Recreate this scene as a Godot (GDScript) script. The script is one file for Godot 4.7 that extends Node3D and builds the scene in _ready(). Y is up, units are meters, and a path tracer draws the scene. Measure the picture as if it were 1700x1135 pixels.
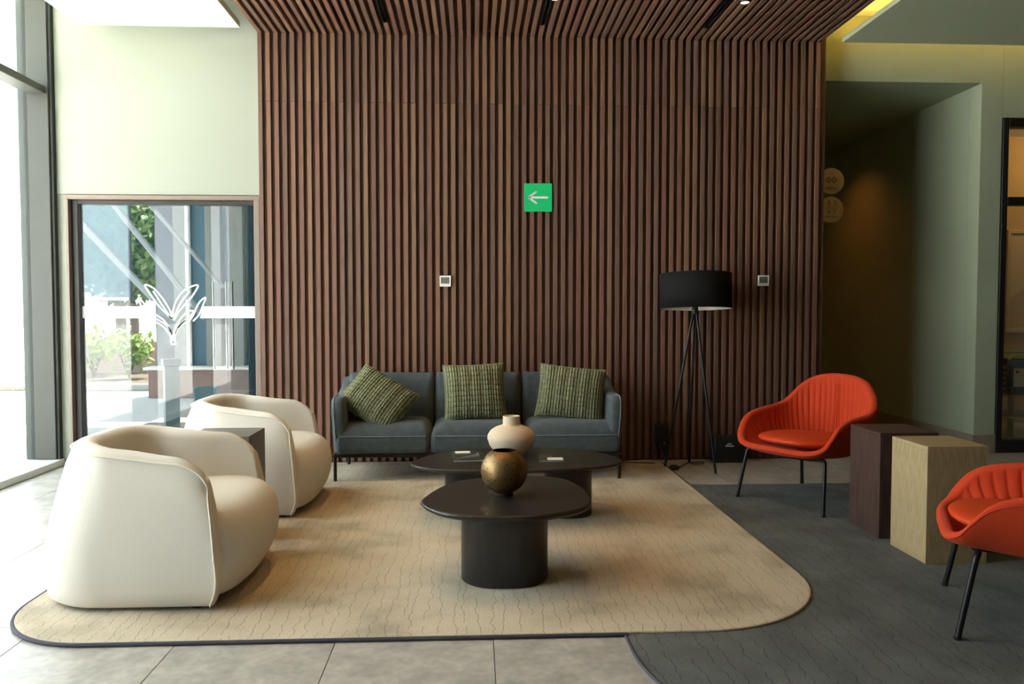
extends Node3D
# A hotel lobby seating corner. Units metres, y up, the slatted back wall stands near z = -6.35.

const FLAT := 0xFFFFFFFF
var M := {}
var used := {}
var rng := RandomNumberGenerator.new()

# ------------------------------------------------------------------ mesh helpers
class Soup:
	var st := SurfaceTool.new()
	var count := 0
	func _init():
		st.begin(Mesh.PRIMITIVE_TRIANGLES)
	# a closed piece: tris is a flat list of corners, sm the smooth group of each triangle
	func piece(tris: PackedVector3Array, sm: PackedInt64Array, flip_mode := 0):
		var vol := 0.0
		var c := Vector3.ZERO
		for p in tris:
			c += p
		c /= maxf(1.0, tris.size())
		for i in range(0, tris.size(), 3):
			vol += (tris[i] - c).dot((tris[i + 1] - c).cross(tris[i + 2] - c))
		# clockwise fronts: outward faces give a negative volume here
		var flip := vol > 0.0
		if flip_mode == 1:
			flip = not flip
		for i in range(0, tris.size(), 3):
			var a := tris[i]
			var b := tris[i + 1]
			var d := tris[i + 2]
			if (b - a).cross(d - a).length_squared() < 1e-18:
				continue
			st.set_smooth_group(sm[i / 3])
			st.add_vertex(a)
			if flip:
				st.add_vertex(d)
				st.add_vertex(b)
			else:
				st.add_vertex(b)
				st.add_vertex(d)
			count += 1
	func mesh() -> ArrayMesh:
		st.generate_normals()
		st.index()
		return st.commit()

func soup() -> Soup:
	return Soup.new()

# rings of equal length joined into a skin; closed rings, caps fan from the middle
func loft(s: Soup, rings: Array, sm := 1, cap_a := true, cap_b := true, cap_sm := FLAT, closed := true, flip_mode := 0):
	var t := PackedVector3Array()
	var g := PackedInt64Array()
	var n: int = rings[0].size()
	var last := n if closed else n - 1
	for i in rings.size() - 1:
		var a: PackedVector3Array = rings[i]
		var b: PackedVector3Array = rings[i + 1]
		for j in last:
			var k := (j + 1) % n
			t.append_array([a[j], a[k], b[k], a[j], b[k], b[j]])
			g.append(sm)
			g.append(sm)
	for side in 2:
		if (side == 0 and not cap_a) or (side == 1 and not cap_b):
			continue
		var r: PackedVector3Array = rings[0] if side == 0 else rings[rings.size() - 1]
		var c := Vector3.ZERO
		for p in r:
			c += p
		c /= n
		for j in n:
			var k := (j + 1) % n
			if side == 0:
				t.append_array([c, r[k], r[j]])
			else:
				t.append_array([c, r[j], r[k]])
			g.append(cap_sm)
	s.piece(t, g, flip_mode)

# a sheet of points (rows), thickness left out
func sheet(s: Soup, rows: Array, sm := 1, flip_mode := 0):
	loft(s, rows, sm, false, false, FLAT, false, flip_mode)

# box with its edges cut
func cbox(s: Soup, c: Vector3, size: Vector3, ch := 0.002, turn := Basis()):
	var h := size / 2.0
	ch = minf(ch, minf(h.x, minf(h.y, h.z)) * 0.9)
	var t := PackedVector3Array()
	var v := func(sx, sy, sz, ax) -> Vector3:
		var p := Vector3(h.x - ch, h.y - ch, h.z - ch)
		p[ax] = h[ax]
		return Vector3(p.x * sx, p.y * sy, p.z * sz)
	for ax in 3:
		var u := (ax + 1) % 3
		var w := (ax + 2) % 3
		for sg in [-1, 1]:
			var q := []
			for k in [[-1, -1], [1, -1], [1, 1], [-1, 1]]:
				var sv := [1, 1, 1]
				sv[ax] = sg
				sv[u] = k[0]
				sv[w] = k[1]
				q.append(v.call(sv[0], sv[1], sv[2], ax))
			t.append_array([q[0], q[1], q[2], q[0], q[2], q[3]])
	if ch > 0.0:
		for ax in 3:   # edges that run along ax
			var u := (ax + 1) % 3
			var w := (ax + 2) % 3
			for k in [[-1, -1], [1, -1], [1, 1], [-1, 1]]:
				var q := []
				for e in [[-1, u], [1, u], [1, w], [-1, w]]:
					var sv := [1, 1, 1]
					sv[ax] = e[0]
					sv[u] = k[0]
					sv[w] = k[1]
					q.append(v.call(sv[0], sv[1], sv[2], e[1]))
				t.append_array([q[0], q[1], q[2], q[0], q[2], q[3]])
		for sx in [-1, 1]:
			for sy in [-1, 1]:
				for sz in [-1, 1]:
					t.append_array([v.call(sx, sy, sz, 0), v.call(sx, sy, sz, 1), v.call(sx, sy, sz, 2)])
	var o := PackedVector3Array()
	var g := PackedInt64Array()
	for i in range(0, t.size(), 3):
		var a := t[i]
		var b := t[i + 1]
		var d := t[i + 2]
		if (b - a).cross(d - a).dot(a + b + d) > 0.0:
			var x := b
			b = d
			d = x
		o.append_array([turn * a + c, turn * b + c, turn * d + c])
		g.append(FLAT)
	# already wound clockwise
	for i in range(0, o.size(), 3):
		s.st.set_smooth_group(FLAT)
		s.st.add_vertex(o[i])
		s.st.add_vertex(o[i + 1])
		s.st.add_vertex(o[i + 2])

# corners lo..hi
func bx(s: Soup, lo: Vector3, hi: Vector3, ch := 0.002):
	cbox(s, (lo + hi) / 2.0, (hi - lo).abs(), ch)

func box_mesh(size: Vector3, ch := 0.002) -> ArrayMesh:
	var s := soup()
	cbox(s, Vector3.ZERO, size, ch)
	return s.mesh()

func one_box(lo: Vector3, hi: Vector3, ch := 0.002) -> ArrayMesh:
	var s := soup()
	bx(s, lo, hi, ch)
	return s.mesh()

func catmull(p: Array, per := 8, closed := false) -> PackedVector3Array:
	var out := PackedVector3Array()
	var n := p.size()
	var segs := n if closed else n - 1
	for i in segs:
		var a: Vector3 = p[(i - 1 + n) % n] if closed or i > 0 else p[0] * 2.0 - p[1]
		var b: Vector3 = p[i]
		var c: Vector3 = p[(i + 1) % n]
		var d: Vector3 = p[(i + 2) % n] if closed or i + 2 < n else c * 2.0 - b
		for k in per:
			var t := float(k) / per
			out.append(0.5 * ((2.0 * b) + (c - a) * t + (2.0 * a - 5.0 * b + 4.0 * c - d) * t * t + (3.0 * b - a - 3.0 * c + d) * t * t * t))
	if not closed:
		out.append(p[n - 1])
	return out

func tube(s: Soup, path: PackedVector3Array, r: float, seg := 10, flat_ratio := 1.0, closed := false, r_end := -1.0):
	var rings := []
	var n := path.size()
	var side := Vector3.ZERO
	for i in n:
		var d: Vector3
		if closed:
			d = path[(i + 1) % n] - path[(i - 1 + n) % n]
		else:
			d = path[mini(i + 1, n - 1)] - path[maxi(i - 1, 0)]
		d = d.normalized()
		if i == 0:
			side = d.cross(Vector3.UP if absf(d.y) < 0.9 else Vector3.RIGHT).normalized()
		side = (side - d * side.dot(d)).normalized()
		var up := side.cross(d)
		var rr := r if r_end < 0.0 else lerpf(r, r_end, float(i) / (n - 1))
		var ring := PackedVector3Array()
		for k in seg:
			var a := TAU * k / seg
			ring.append(path[i] + side * cos(a) * rr + up * sin(a) * rr * flat_ratio)
		rings.append(ring)
	if closed:
		rings.append(rings[0])
	loft(s, rings, 1, not closed, not closed)

# profile: [radius, height] pairs
func lathe(s: Soup, prof: Array, c := Vector3.ZERO, seg := 48, cap_a := true, cap_b := true, sm := 1):
	var rings := []
	for p in prof:
		var ring := PackedVector3Array()
		for k in seg:
			var a := TAU * k / seg
			ring.append(c + Vector3(cos(a) * p[0], p[1], sin(a) * p[0]))
		rings.append(ring)
	loft(s, rings, sm, cap_a, cap_b)

func rrect(hx: float, hz: float, r: float, y: float, c := Vector3.ZERO, per := 8) -> PackedVector3Array:
	var ring := PackedVector3Array()
	r = minf(r, minf(hx, hz))
	for q in 4:
		var cx: float = (hx - r) * [1, -1, -1, 1][q]
		var cz: float = (hz - r) * [1, 1, -1, -1][q]
		for k in per + 1:
			var a := PI / 2 * (q + float(k) / per)
			ring.append(c + Vector3(cx + cos(a) * r, y, cz + sin(a) * r))
	return ring

func inset(ring: PackedVector3Array, d: float, y: float) -> PackedVector3Array:
	var out := PackedVector3Array()
	var n := ring.size()
	var area := 0.0
	for i in n:
		var a := ring[i]
		var b := ring[(i + 1) % n]
		area += a.x * b.z - b.x * a.z
	for i in n:
		var e := ring[(i + 1) % n] - ring[(i - 1 + n) % n]
		var nn := Vector3(-e.z, 0, e.x).normalized() * (1.0 if area > 0 else -1.0)
		var p := ring[i] + nn * d
		p.y = y
		out.append(p)
	return out

func ss(a: float, b: float, x: float) -> float:
	return smoothstep(a, b, x)

func table_at(t: Array, x: float) -> float:
	# piecewise smooth lookup of [x, y] pairs
	if x <= t[0][0]:
		return t[0][1]
	for i in t.size() - 1:
		if x <= t[i + 1][0]:
			var k: float = (x - t[i][0]) / (t[i + 1][0] - t[i][0])
			return lerpf(t[i][1], t[i + 1][1], k * k * (3.0 - 2.0 * k) * 0.5 + k * 0.5)
	return t[t.size() - 1][1]

func spline_at(t: Array, x: float) -> float:
	var n := t.size()
	x = clampf(x, t[0][0], t[n - 1][0])
	for i in n - 1:
		if x <= t[i + 1][0]:
			var a: Array = t[maxi(i - 1, 0)]
			var b: Array = t[i]
			var c: Array = t[i + 1]
			var d: Array = t[mini(i + 2, n - 1)]
			var h: float = c[0] - b[0]
			var k: float = (x - b[0]) / h
			var m0: float = (c[1] - a[1]) / (c[0] - a[0]) * h if i > 0 else 0.0
			var m1: float = (d[1] - b[1]) / (d[0] - b[0]) * h if i + 2 < n else 0.0
			var k2 := k * k
			var k3 := k2 * k
			return (2.0 * k3 - 3.0 * k2 + 1.0) * b[1] + (k3 - 2.0 * k2 + k) * m0 + (-2.0 * k3 + 3.0 * k2) * c[1] + (k3 - k2) * m1
	return t[n - 1][1]

# ------------------------------------------------------------------ node helpers
func numbered(called: String) -> String:
	var n: int = used.get(called, 0)
	used[called] = n + 1
	return called if n == 0 else "%s_%03d" % [called, n]

func part(called: String, mesh: Mesh, m: Material, parent: Node, label := "", stuff := false) -> MeshInstance3D:
	var o := MeshInstance3D.new()
	var k := 0
	var nm := called
	while parent.has_node(NodePath(nm)):
		k += 1
		nm = "%s_%03d" % [called, k]
	o.name = nm
	o.mesh = mesh
	o.material_override = m
	if label:
		o.set_meta("label", label)
	if stuff:
		o.set_meta("kind", "stuff")
	parent.add_child(o, true)
	return o

func thing(called: String, label: String, category: String, at := Vector3.ZERO, turn := 0.0, group := "") -> Node3D:
	var o := Node3D.new()
	o.name = numbered(called)
	o.position = at
	o.rotation.y = turn
	o.set_meta("label", label)
	o.set_meta("category", category)
	if group:
		o.set_meta("group", group)
	add_child(o, true)
	return o

func struct(called: String, label := "") -> Node3D:
	var o := Node3D.new()
	o.name = numbered(called)
	o.set_meta("kind", "structure")
	if label:
		o.set_meta("label", label)
	add_child(o, true)
	return o

func solid(called: String, mesh: Mesh, m: Material, label: String) -> MeshInstance3D:
	var o := part(called, mesh, m, self, label)
	o.set_meta("kind", "structure")
	return o

# ------------------------------------------------------------------ materials
func noise_tex(freq: float, lo: float, hi: float, seed_ := 1, oct := 4, size := 512, mid := -1.0, kind := FastNoiseLite.TYPE_SIMPLEX_SMOOTH) -> NoiseTexture2D:
	var f := FastNoiseLite.new()
	f.noise_type = kind
	f.seed = seed_
	f.frequency = freq
	f.fractal_octaves = oct
	var t := NoiseTexture2D.new()
	t.width = size
	t.height = size
	t.seamless = true
	t.noise = f
	var g := Gradient.new()
	g.set_color(0, Color(lo, lo, lo))
	g.set_color(1, Color(hi, hi, hi))
	if mid >= 0.0:
		g.add_point(0.5, Color(mid, mid, mid))
	t.color_ramp = g
	return t

func mat(c: Color, rough := 0.6, metal := 0.0, spec := 0.5) -> StandardMaterial3D:
	var m := StandardMaterial3D.new()
	m.albedo_color = c
	m.roughness = rough
	m.metallic = metal
	m.metallic_specular = spec
	return m

func rgb(r: float, g: float, b: float) -> Color:
	return Color(r / 255.0, g / 255.0, b / 255.0)

func textured(m: StandardMaterial3D, t: Texture2D, scale: Vector3, world := false, bump: Texture2D = null, height := 0.0) -> StandardMaterial3D:
	m.albedo_texture = t
	m.uv1_triplanar = true
	m.uv1_world_triplanar = world
	m.uv1_triplanar_sharpness = 6.0
	m.uv1_scale = scale
	if bump:
		m.heightmap_enabled = true
		m.heightmap_texture = bump
		m.heightmap_scale = height
	return m

func overlay(m: StandardMaterial3D, t: Texture2D, scale: Vector3, world := false):
	m.detail_enabled = true
	m.detail_albedo = t
	m.detail_blend_mode = BaseMaterial3D.BLEND_MODE_MUL
	m.detail_uv_layer = BaseMaterial3D.DETAIL_UV_2
	m.uv2_triplanar = true
	m.uv2_world_triplanar = world
	m.uv2_scale = scale

func carved_image() -> Image:
	# pile with wavering carved grooves that run along the v axis
	var w := 1024
	var buf := PackedByteArray()
	buf.resize(w * w)
	var r := RandomNumberGenerator.new()
	r.seed = 77
	for i in w * w:
		buf[i] = 206 + (r.randi() % 50)
	var nz := FastNoiseLite.new()
	nz.seed = 9
	nz.frequency = 1.0
	for line in 25:
		var x0 := (line + 0.5 + r.randf_range(-0.22, 0.22)) * w / 25.0
		var jump := 0.0
		var on := true
		var a1 := r.randf_range(0, TAU)
		var a2 := r.randf_range(0, TAU)
		for y in w:
			if r.randf() < 0.012:
				jump = r.randf_range(-7, 7)
			if r.randf() < 0.006:
				on = not on or r.randf() < 0.3
			elif not on and r.randf() < 0.03:
				on = true
			if not on:
				continue
			var v := TAU * y / w
			var x := x0 + 7.0 * sin(v * 2 + a1) + 3.0 * sin(v * 9 + a2) + 1.6 * sin(v * 31 + a1) + 0.6 * jump * sin(v * 11.0)
			for k in range(0, 2):
				var xi := (int(x) + k + w) % w
				buf[y * w + xi] = 172 if k == 1 else 194
	return Image.create_from_data(w, w, false, Image.FORMAT_L8, buf)

func make_materials():
	var grain := noise_tex(0.012, 0.7, 1.0, 3, 5, 512, 0.9)
	var slat_grain := noise_tex(0.02, 0.93, 1.0, 4, 3, 512, 0.975)
	var grain_fine := noise_tex(0.03, 0.72, 1.0, 5, 4, 512)
	var speck := noise_tex(0.12, 0.82, 1.0, 8, 3, 512)
	var mottle := noise_tex(0.006, 0.78, 1.0, 12, 4, 512)
	var plain := noise_tex(0.004, 0.95, 1.0, 15, 2, 256)
	# walnut slats in a few tones
	var tones := [[119, 88, 71], [128, 95, 76], [112, 85, 72], [123, 87, 73], [108, 81, 67], [131, 100, 79], [115, 89, 76], [119, 84, 69]]
	M.slats = []
	for i in tones.size():
		var t = tones[i]
		var m := textured(mat(rgb(t[0], t[1], t[2]), 0.55, 0.0, 0.4), slat_grain, Vector3(14.0, 0.15, 14.0), true)
		M.slats.append(m)
	M.ceil_slats = []
	for i in tones.size():
		var t = tones[i]
		M.ceil_slats.append(textured(mat(rgb(t[0], t[1], t[2]), 0.55, 0.0, 0.4), slat_grain, Vector3(14.0, 14.0, 0.3), true))
	M.backing = textured(mat(rgb(106, 79, 64), 0.7, 0.0, 0.3), slat_grain, Vector3(14.0, 0.15, 14.0), true)
	M.sage = textured(mat(rgb(177, 187, 160), 0.85, 0.0, 0.3), plain, Vector3(0.3, 0.3, 0.3), true)
	M.sage_dimmed = textured(mat(rgb(166, 169, 154), 0.85, 0.0, 0.3), plain, Vector3(0.3, 0.3, 0.3), true)  # the sage darkened to offset strong window light on the left wall
	M.white_ceiling = mat(rgb(226, 230, 214), 0.85, 0.0, 0.3)
	M.tiles = []
	for i in 3:
		var k: int = [0, -4, 3][i]
		var m := textured(mat(rgb(206 + k, 202 + k, 190 + k), 0.34, 0.0, 0.45), noise_tex(0.01, 0.8, 1.0, 31 + i, 5, 512), Vector3(0.9, 0.9, 0.9), true)
		overlay(m, noise_tex(0.05, 0.86, 1.0, 40 + i, 4, 512), Vector3(0.8, 0.8, 0.8), true)
		M.tiles.append(m)
	M.grout = mat(rgb(150, 145, 134), 0.8)
	M.base_tile = textured(mat(rgb(166, 152, 130), 0.5), speck, Vector3(2, 2, 2), true)
	M.alu = mat(rgb(76, 77, 71), 0.55, 0.2, 0.4)
	M.gasket = mat(rgb(42, 46, 40), 0.7)
	M.bronze_frame = mat(rgb(128, 112, 98), 0.5, 0.2)
	M.dark_frame = mat(rgb(56, 52, 48), 0.5, 0.2)
	M.black = mat(rgb(22, 22, 22), 0.5)
	M.black_metal = mat(rgb(30, 31, 30), 0.42, 0.4)
	M.glass = StandardMaterial3D.new()
	M.glass.transparency = BaseMaterial3D.TRANSPARENCY_ALPHA
	M.glass.albedo_color = Color(0.9, 0.97, 0.97, 0.05)
	M.glass.roughness = 0.0
	M.film = mat(rgb(246, 248, 244), 0.7)
	M.film.backlight_enabled = true
	M.film.backlight = Color(0.8, 0.8, 0.8)
	# cream upholstery
	M.cream = textured(mat(rgb(224, 218, 204), 0.9, 0.0, 0.2), noise_tex(0.09, 0.94, 1.0, 21, 3, 512), Vector3(3, 3, 3), false)
	M.cream.rim_enabled = true
	M.cream.rim = 0.25
	M.cream_pipe = mat(rgb(228, 221, 204), 0.85)
	# blue-grey velvet
	M.velvet = textured(mat(rgb(83, 92, 94), 0.85, 0.0, 0.25), noise_tex(0.014, 0.84, 1.0, 23, 4, 512), Vector3(1.6, 1.6, 1.6), true)
	M.velvet.rim_enabled = true
	M.velvet.rim = 0.7
	M.velvet_pipe = mat(rgb(112, 126, 132), 0.8)
	M.knit = textured(mat(rgb(136, 140, 108), 0.95, 0.0, 0.15), speck, Vector3(9, 9, 9), false)
	# stained dark wood
	M.dark_wood = textured(mat(rgb(49, 46, 44), 0.42, 0.0, 0.5), grain, Vector3(5, 0.5, 5), false)
	M.dark_top = textured(mat(rgb(40, 37, 35), 0.34, 0.0, 0.5), grain, Vector3(0.6, 2, 4), false)
	M.oak = textured(mat(rgb(196, 174, 128), 0.55, 0.0, 0.4), grain_fine, Vector3(13, 0.5, 13), false)
	M.walnut = textured(mat(rgb(86, 65, 56), 0.5, 0.0, 0.4), grain, Vector3(5, 0.4, 5), false)
	M.taupe = mat(rgb(98, 92, 82), 0.5)
	# orange-red upholstery
	M.red = textured(mat(rgb(208, 70, 36), 0.82, 0.0, 0.25), noise_tex(0.14, 0.88, 1.0, 25, 3, 512), Vector3(5, 5, 5), false)
	M.red.rim_enabled = true
	M.red.rim = 0.3
	M.red_leather = mat(rgb(204, 66, 26), 0.5, 0.0, 0.4)
	# rugs
	var im := carved_image()
	var carved := ImageTexture.create_from_image(im)
	M.rug = textured(mat(rgb(226, 213, 187), 0.97, 0.0, 0.1), carved, Vector3(0.78, 0.78, 0.78), true, carved, 0.4)
	overlay(M.rug, noise_tex(0.011, 0.79, 1.0, 51, 5, 512, 0.95), Vector3(0.34, 0.34, 0.34), true)
	M.rug_dark = textured(mat(rgb(124, 129, 125), 0.97, 0.0, 0.1), carved, Vector3(0.55, 0.55, 0.55), true, carved, 0.3)
	overlay(M.rug_dark, noise_tex(0.013, 0.8, 1.0, 52, 5, 512, 0.9), Vector3(0.4, 0.4, 0.4), true)
	M.binding = mat(rgb(72, 71, 80), 0.9)
	M.ceramic = textured(mat(rgb(224, 206, 176), 0.75, 0.0, 0.3), speck, Vector3(3, 3, 3), false)
	M.brass = textured(mat(rgb(142, 116, 76), 0.42, 0.85), mottle, Vector3(2, 2, 2), false)
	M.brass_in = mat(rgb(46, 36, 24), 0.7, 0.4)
	M.hole = mat(rgb(10, 8, 6), 0.9)
	M.shade = textured(mat(rgb(34, 35, 34), 0.9, 0.0, 0.2), speck, Vector3(6, 6, 6), false)
	M.shade_in = mat(rgb(232, 230, 220), 0.8)
	M.green_sign = mat(rgb(26, 196, 116), 0.45)
	M.white = mat(rgb(238, 238, 230), 0.5)
	M.screen = mat(rgb(112, 112, 98), 0.3)
	M.blade = textured(mat(rgb(244, 200, 146), 0.6), speck, Vector3(3, 3, 3), false)
	M.ink = mat(rgb(52, 34, 18), 0.7)
	M.led = mat(rgb(255, 214, 120), 0.5)
	M.led.emission_enabled = true
	M.led.emission = rgb(255, 206, 104)
	M.led.emission_energy_multiplier = 0.25
	M.bulb = mat(rgb(255, 236, 190), 0.5)
	M.bulb.emission_enabled = true
	M.bulb.emission = rgb(255, 226, 160)
	M.bulb.emission_energy_multiplier = 0.35

# ------------------------------------------------------------------ scene
func _ready():
	rng.seed = 4
	# camera: 47.2 degrees high, 1.23 m up, turned 2.86 degrees right and 2.31 degrees down
	var cam := Camera3D.new()
	cam.name = "camera"
	cam.fov = rad_to_deg(2.0 * atan(567.5 / 1300.0))
	cam.position = Vector3(0, 1.23, 0)
	cam.rotation = Vector3(deg_to_rad(-2.3126), deg_to_rad(-2.8601), 0)
	cam.near = 0.05
	cam.far = 200.0
	add_child(cam)
	cam.current = true
	# sky, sun and exposure
	var we := WorldEnvironment.new()
	we.name = "surroundings"
	var env := Environment.new()
	env.background_mode = Environment.BG_SKY
	var sky := Sky.new()
	var sm := ProceduralSkyMaterial.new()
	sm.sky_top_color = rgb(214, 226, 236)
	sm.sky_horizon_color = rgb(240, 246, 246)
	sm.ground_bottom_color = rgb(190, 190, 180)
	sm.ground_horizon_color = rgb(236, 240, 236)
	sm.sun_angle_max = 1.0
	sky.sky_material = sm
	env.sky = sky
	env.background_energy_multiplier = 0.95
	env.tonemap_mode = Environment.TONE_MAPPER_LINEAR
	env.tonemap_exposure = 11.3
	env.sdfgi_enabled = true
	env.ssao_enabled = true
	env.ssil_enabled = true
	we.environment = env
	add_child(we)
	var sun := DirectionalLight3D.new()
	sun.name = "sun"
	sun.light_color = rgb(255, 252, 246)
	sun.light_energy = 1.8
	sun.light_angular_distance = 0.6
	sun.shadow_enabled = true
	sun.sky_mode = DirectionalLight3D.SKY_MODE_LIGHT_ONLY
	add_child(sun)
	sun.look_at_from_position(Vector3(0.15, 0.92, -0.36), Vector3.ZERO, Vector3(0, 0, -1))

	make_materials()
	build_floor()
	build_back_wall()
	build_ceiling()
	build_left_window()
	build_glass_door()
	build_right_side()
	build_outside()
	build_rugs()
	build_sofa()
	build_pillows()
	build_armchairs()
	build_cubes()
	build_tables()
	build_red_chairs()
	build_lamp()
	build_wall_things()

# ------------------------------------------------------------------ floor
func build_floor():
	var f := struct("floor")
	part("screed", one_box(Vector3(-3.6, -0.2, -10.2), Vector3(7.8, -0.012, 4.2), 0.0), M.grout, f)
	part("rear_slab", one_box(Vector3(-3.4, -0.012, -0.75), Vector3(7.6, 0.0, 4.0), 0.0), M.walnut, f)
	var p := 0.5855
	var q := 1.171
	var meshes := {}
	for i in range(-4, 15):
		for j in range(-1, 4):
			var x0 := -1.097 + i * p
			var x1 := x0 + p
			var z0 := -6.601 + j * q + (0.0)
			var z1 := z0 + q
			x0 = maxf(x0, -3.24)
			x1 = minf(x1, 7.5)
			z0 = maxf(z0, -6.6)
			z1 = minf(z1, -0.75)
			if z1 - z0 < 0.02 or x1 - x0 < 0.02:
				continue
			var size := Vector3(x1 - x0 - 0.003, 0.012, z1 - z0 - 0.003)
			var key := str(size.snapped(Vector3.ONE * 0.0005))
			if not meshes.has(key):
				meshes[key] = box_mesh(size, 0.0008)
			var o := part("tile", meshes[key], M.tiles[(i * 7 + j * 5 + 70) % 3], f)
			o.position = Vector3((x0 + x1) / 2, -0.006, (z0 + z1) / 2)
	part("corridor_paving", one_box(Vector3(2.8, -0.012, -10.1), Vector3(7.6, 0.0, -6.6), 0.0), M.tiles[1], f)

# ------------------------------------------------------------------ slatted wall and pale wall
const SLAT0 := -1.687
const PITCH := 0.06324
const SLAT_W := 0.0325
const SLATS := 72

func build_back_wall():
	var w := struct("wall_back")
	part("backing", one_box(Vector3(-1.69, 0.0, -6.40), Vector3(2.89, 3.46, -6.358), 0.0), M.backing, w)
	var lower := box_mesh(Vector3(SLAT_W, 2.865, 0.026), 0.0012)
	var upper := box_mesh(Vector3(SLAT_W, 0.535, 0.026), 0.0012)
	for i in SLATS:
		var x := SLAT0 + i * PITCH + SLAT_W / 2
		var dz := rng.randf_range(-0.0012, 0.0012)
		var o := part("slat", lower, M.slats[rng.randi() % 8], w)
		o.position = Vector3(x, 0.012 + 2.865 / 2, -6.345 + dz)
		var m: Material = M.slats[rng.randi() % 8]
		o = part("slat", upper, m, w)
		o.position = Vector3(x + rng.randf_range(-0.0007, 0.0007), 2.8795 + 0.535 / 2, -6.345 - dz)
	part("end_trim", one_box(Vector3(2.842, 0.0, -6.52), Vector3(2.89, 3.44, -6.372), 0.002), M.black, w)
	part("core", one_box(Vector3(-1.69, 0.0, -6.56), Vector3(2.84, 3.7, -6.402), 0.0), M.backing, w)
	# pale wall over the glass door, its narrow pier, and the wall over it up to the roof
	var l := struct("wall_left_of_slats")
	part("panel", one_box(Vector3(-3.262, 2.143, -6.56), Vector3(-1.692, 3.7, -6.362), 0.003), M.sage_dimmed, l)
	part("pier", one_box(Vector3(-3.5, 0.0, -6.56), Vector3(-3.182, 2.143, -6.372), 0.002), M.sage_dimmed, l)
	part("corner", one_box(Vector3(-3.6, 2.143, -6.56), Vector3(-3.263, 3.7, -6.372), 0.002), M.sage_dimmed, l)

func build_ceiling():
	var c := struct("ceiling")
	part("roof_slab", one_box(Vector3(-3.7, 3.7, -10.3), Vector3(7.9, 4.0, 4.3), 0.0), M.white_ceiling, c)
	part("slat_backing", one_box(Vector3(-1.70, 3.452, -6.4), Vector3(2.87, 3.47, -0.6), 0.0), M.backing, c)
	part("lobby_soffit", one_box(Vector3(-1.75, 3.41, -0.6), Vector3(2.9, 3.47, 4.1), 0.0), M.white_ceiling, c)
	var whole := box_mesh(Vector3(SLAT_W, 0.032, 5.72), 0.0015)
	var short := box_mesh(Vector3(SLAT_W, 0.032, 0.245), 0.0015)
	var slots := {}
	for x in [-0.69, 0.551, 1.798]:
		slots[int(round((x - SLAT0 - SLAT_W / 2) / PITCH))] = true
	for i in SLATS:
		var x := SLAT0 + i * PITCH + SLAT_W / 2
		var o := part("slat", short if slots.has(i) else whole, M.ceil_slats[rng.randi() % 8], c)
		o.position = Vector3(x, 3.427, -6.332 + (0.1225 if slots.has(i) else 2.86))
	# tracks let in where a slat is left out
	var n := 0
	for i in slots.keys():
		var x: float = SLAT0 + i * PITCH + SLAT_W / 2
		var t := thing("light_track", ["black recessed light track in wooden ceiling nearest the pale left wall", "black recessed light track in wooden ceiling above the green arrow sign", "black recessed light track in wooden ceiling above the black floor lamp"][n], "light track", Vector3(x, 3.41, -6.08), 0.0, "recessed ceiling tracks")
		var s := soup()
		bx(s, Vector3(-0.018, 0.004, 0), Vector3(-0.013, 0.041, 5.4), 0.001)
		bx(s, Vector3(0.013, 0.004, 0), Vector3(0.018, 0.041, 5.4), 0.001)
		bx(s, Vector3(-0.013, 0.03, 0), Vector3(0.013, 0.041, 5.4), 0.001)
		bx(s, Vector3(-0.018, 0.004, -0.006), Vector3(0.018, 0.041, 0), 0.001)
		part("channel", s.mesh(), M.black, t)
		s = soup()
		bx(s, Vector3(-0.004, 0.024, 0.02), Vector3(0.004, 0.03, 5.38), 0.0005)
		part("conductor", s.mesh(), M.black_metal, t)
		var zs := [-5.2, -3.3]
		for z in zs:
			if n == 0 and z < -5:
				z = -5.0
			var lab: String = ["black cylinder spotlight on the track nearest the pale wall", "black cylinder spotlight with glowing end above the green arrow sign", "black cylinder spotlight with glowing end above the floor lamp"][n]
			if z > -4:
				lab += ", further out"
			var sp := thing("spotlight", lab, "spotlight", Vector3(x, 3.41, z), 0.0, "ceiling spotlights")
			s = soup()
			lathe(s, [[0.012, 0.004], [0.012, -0.02], [0.030, -0.021], [0.034, -0.025], [0.034, -0.14], [0.030, -0.143], [0.029, -0.12]], Vector3.ZERO, 28, true, false)
			part("housing", s.mesh(), M.black, sp)
			s = soup()
			lathe(s, [[0.0, -0.141], [0.028, -0.140], [0.028, -0.12]], Vector3.ZERO, 28, false, true)
			part("lens", s.mesh(), M.bulb, sp)
			var l := SpotLight3D.new()
			l.name = "beam"
			l.position = Vector3(0, -0.15, 0)
			l.rotation.x = -PI / 2
			l.light_color = rgb(255, 198, 130)
			l.light_energy = [0.11, 0.06, 0.02][n]
			l.spot_angle = 42.0
			l.spot_angle_attenuation = 0.8
			l.spot_range = 8.0
			l.spot_attenuation = 2.0
			l.light_size = 0.028
			l.shadow_enabled = true
			sp.add_child(l)
		n += 1
	# pale dropped panel by the window
	var s := soup()
	bx(s, Vector3(-3.01, 3.41, -6.24), Vector3(-1.79, 3.46, 4.0), 0.003)
	var d := struct("ceiling_panel")
	part("board", s.mesh(), M.white_ceiling, d)
	# dropped panel on the right, with the light cove round it
	d = struct("ceiling_panel")
	part("board", one_box(Vector3(3.01, 3.41, -6.33), Vector3(7.6, 3.45, 4.0), 0.003), M.sage, d)
	part("upstand", one_box(Vector3(3.11, 3.45, -6.24), Vector3(3.13, 3.52, 4.0), 0.002), M.sage, d)
	cove(Vector3(3.06, 3.462, -3.1), 6.2, true)
	cove(Vector3(5.3, 3.462, -6.285), 4.4, false)

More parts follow.
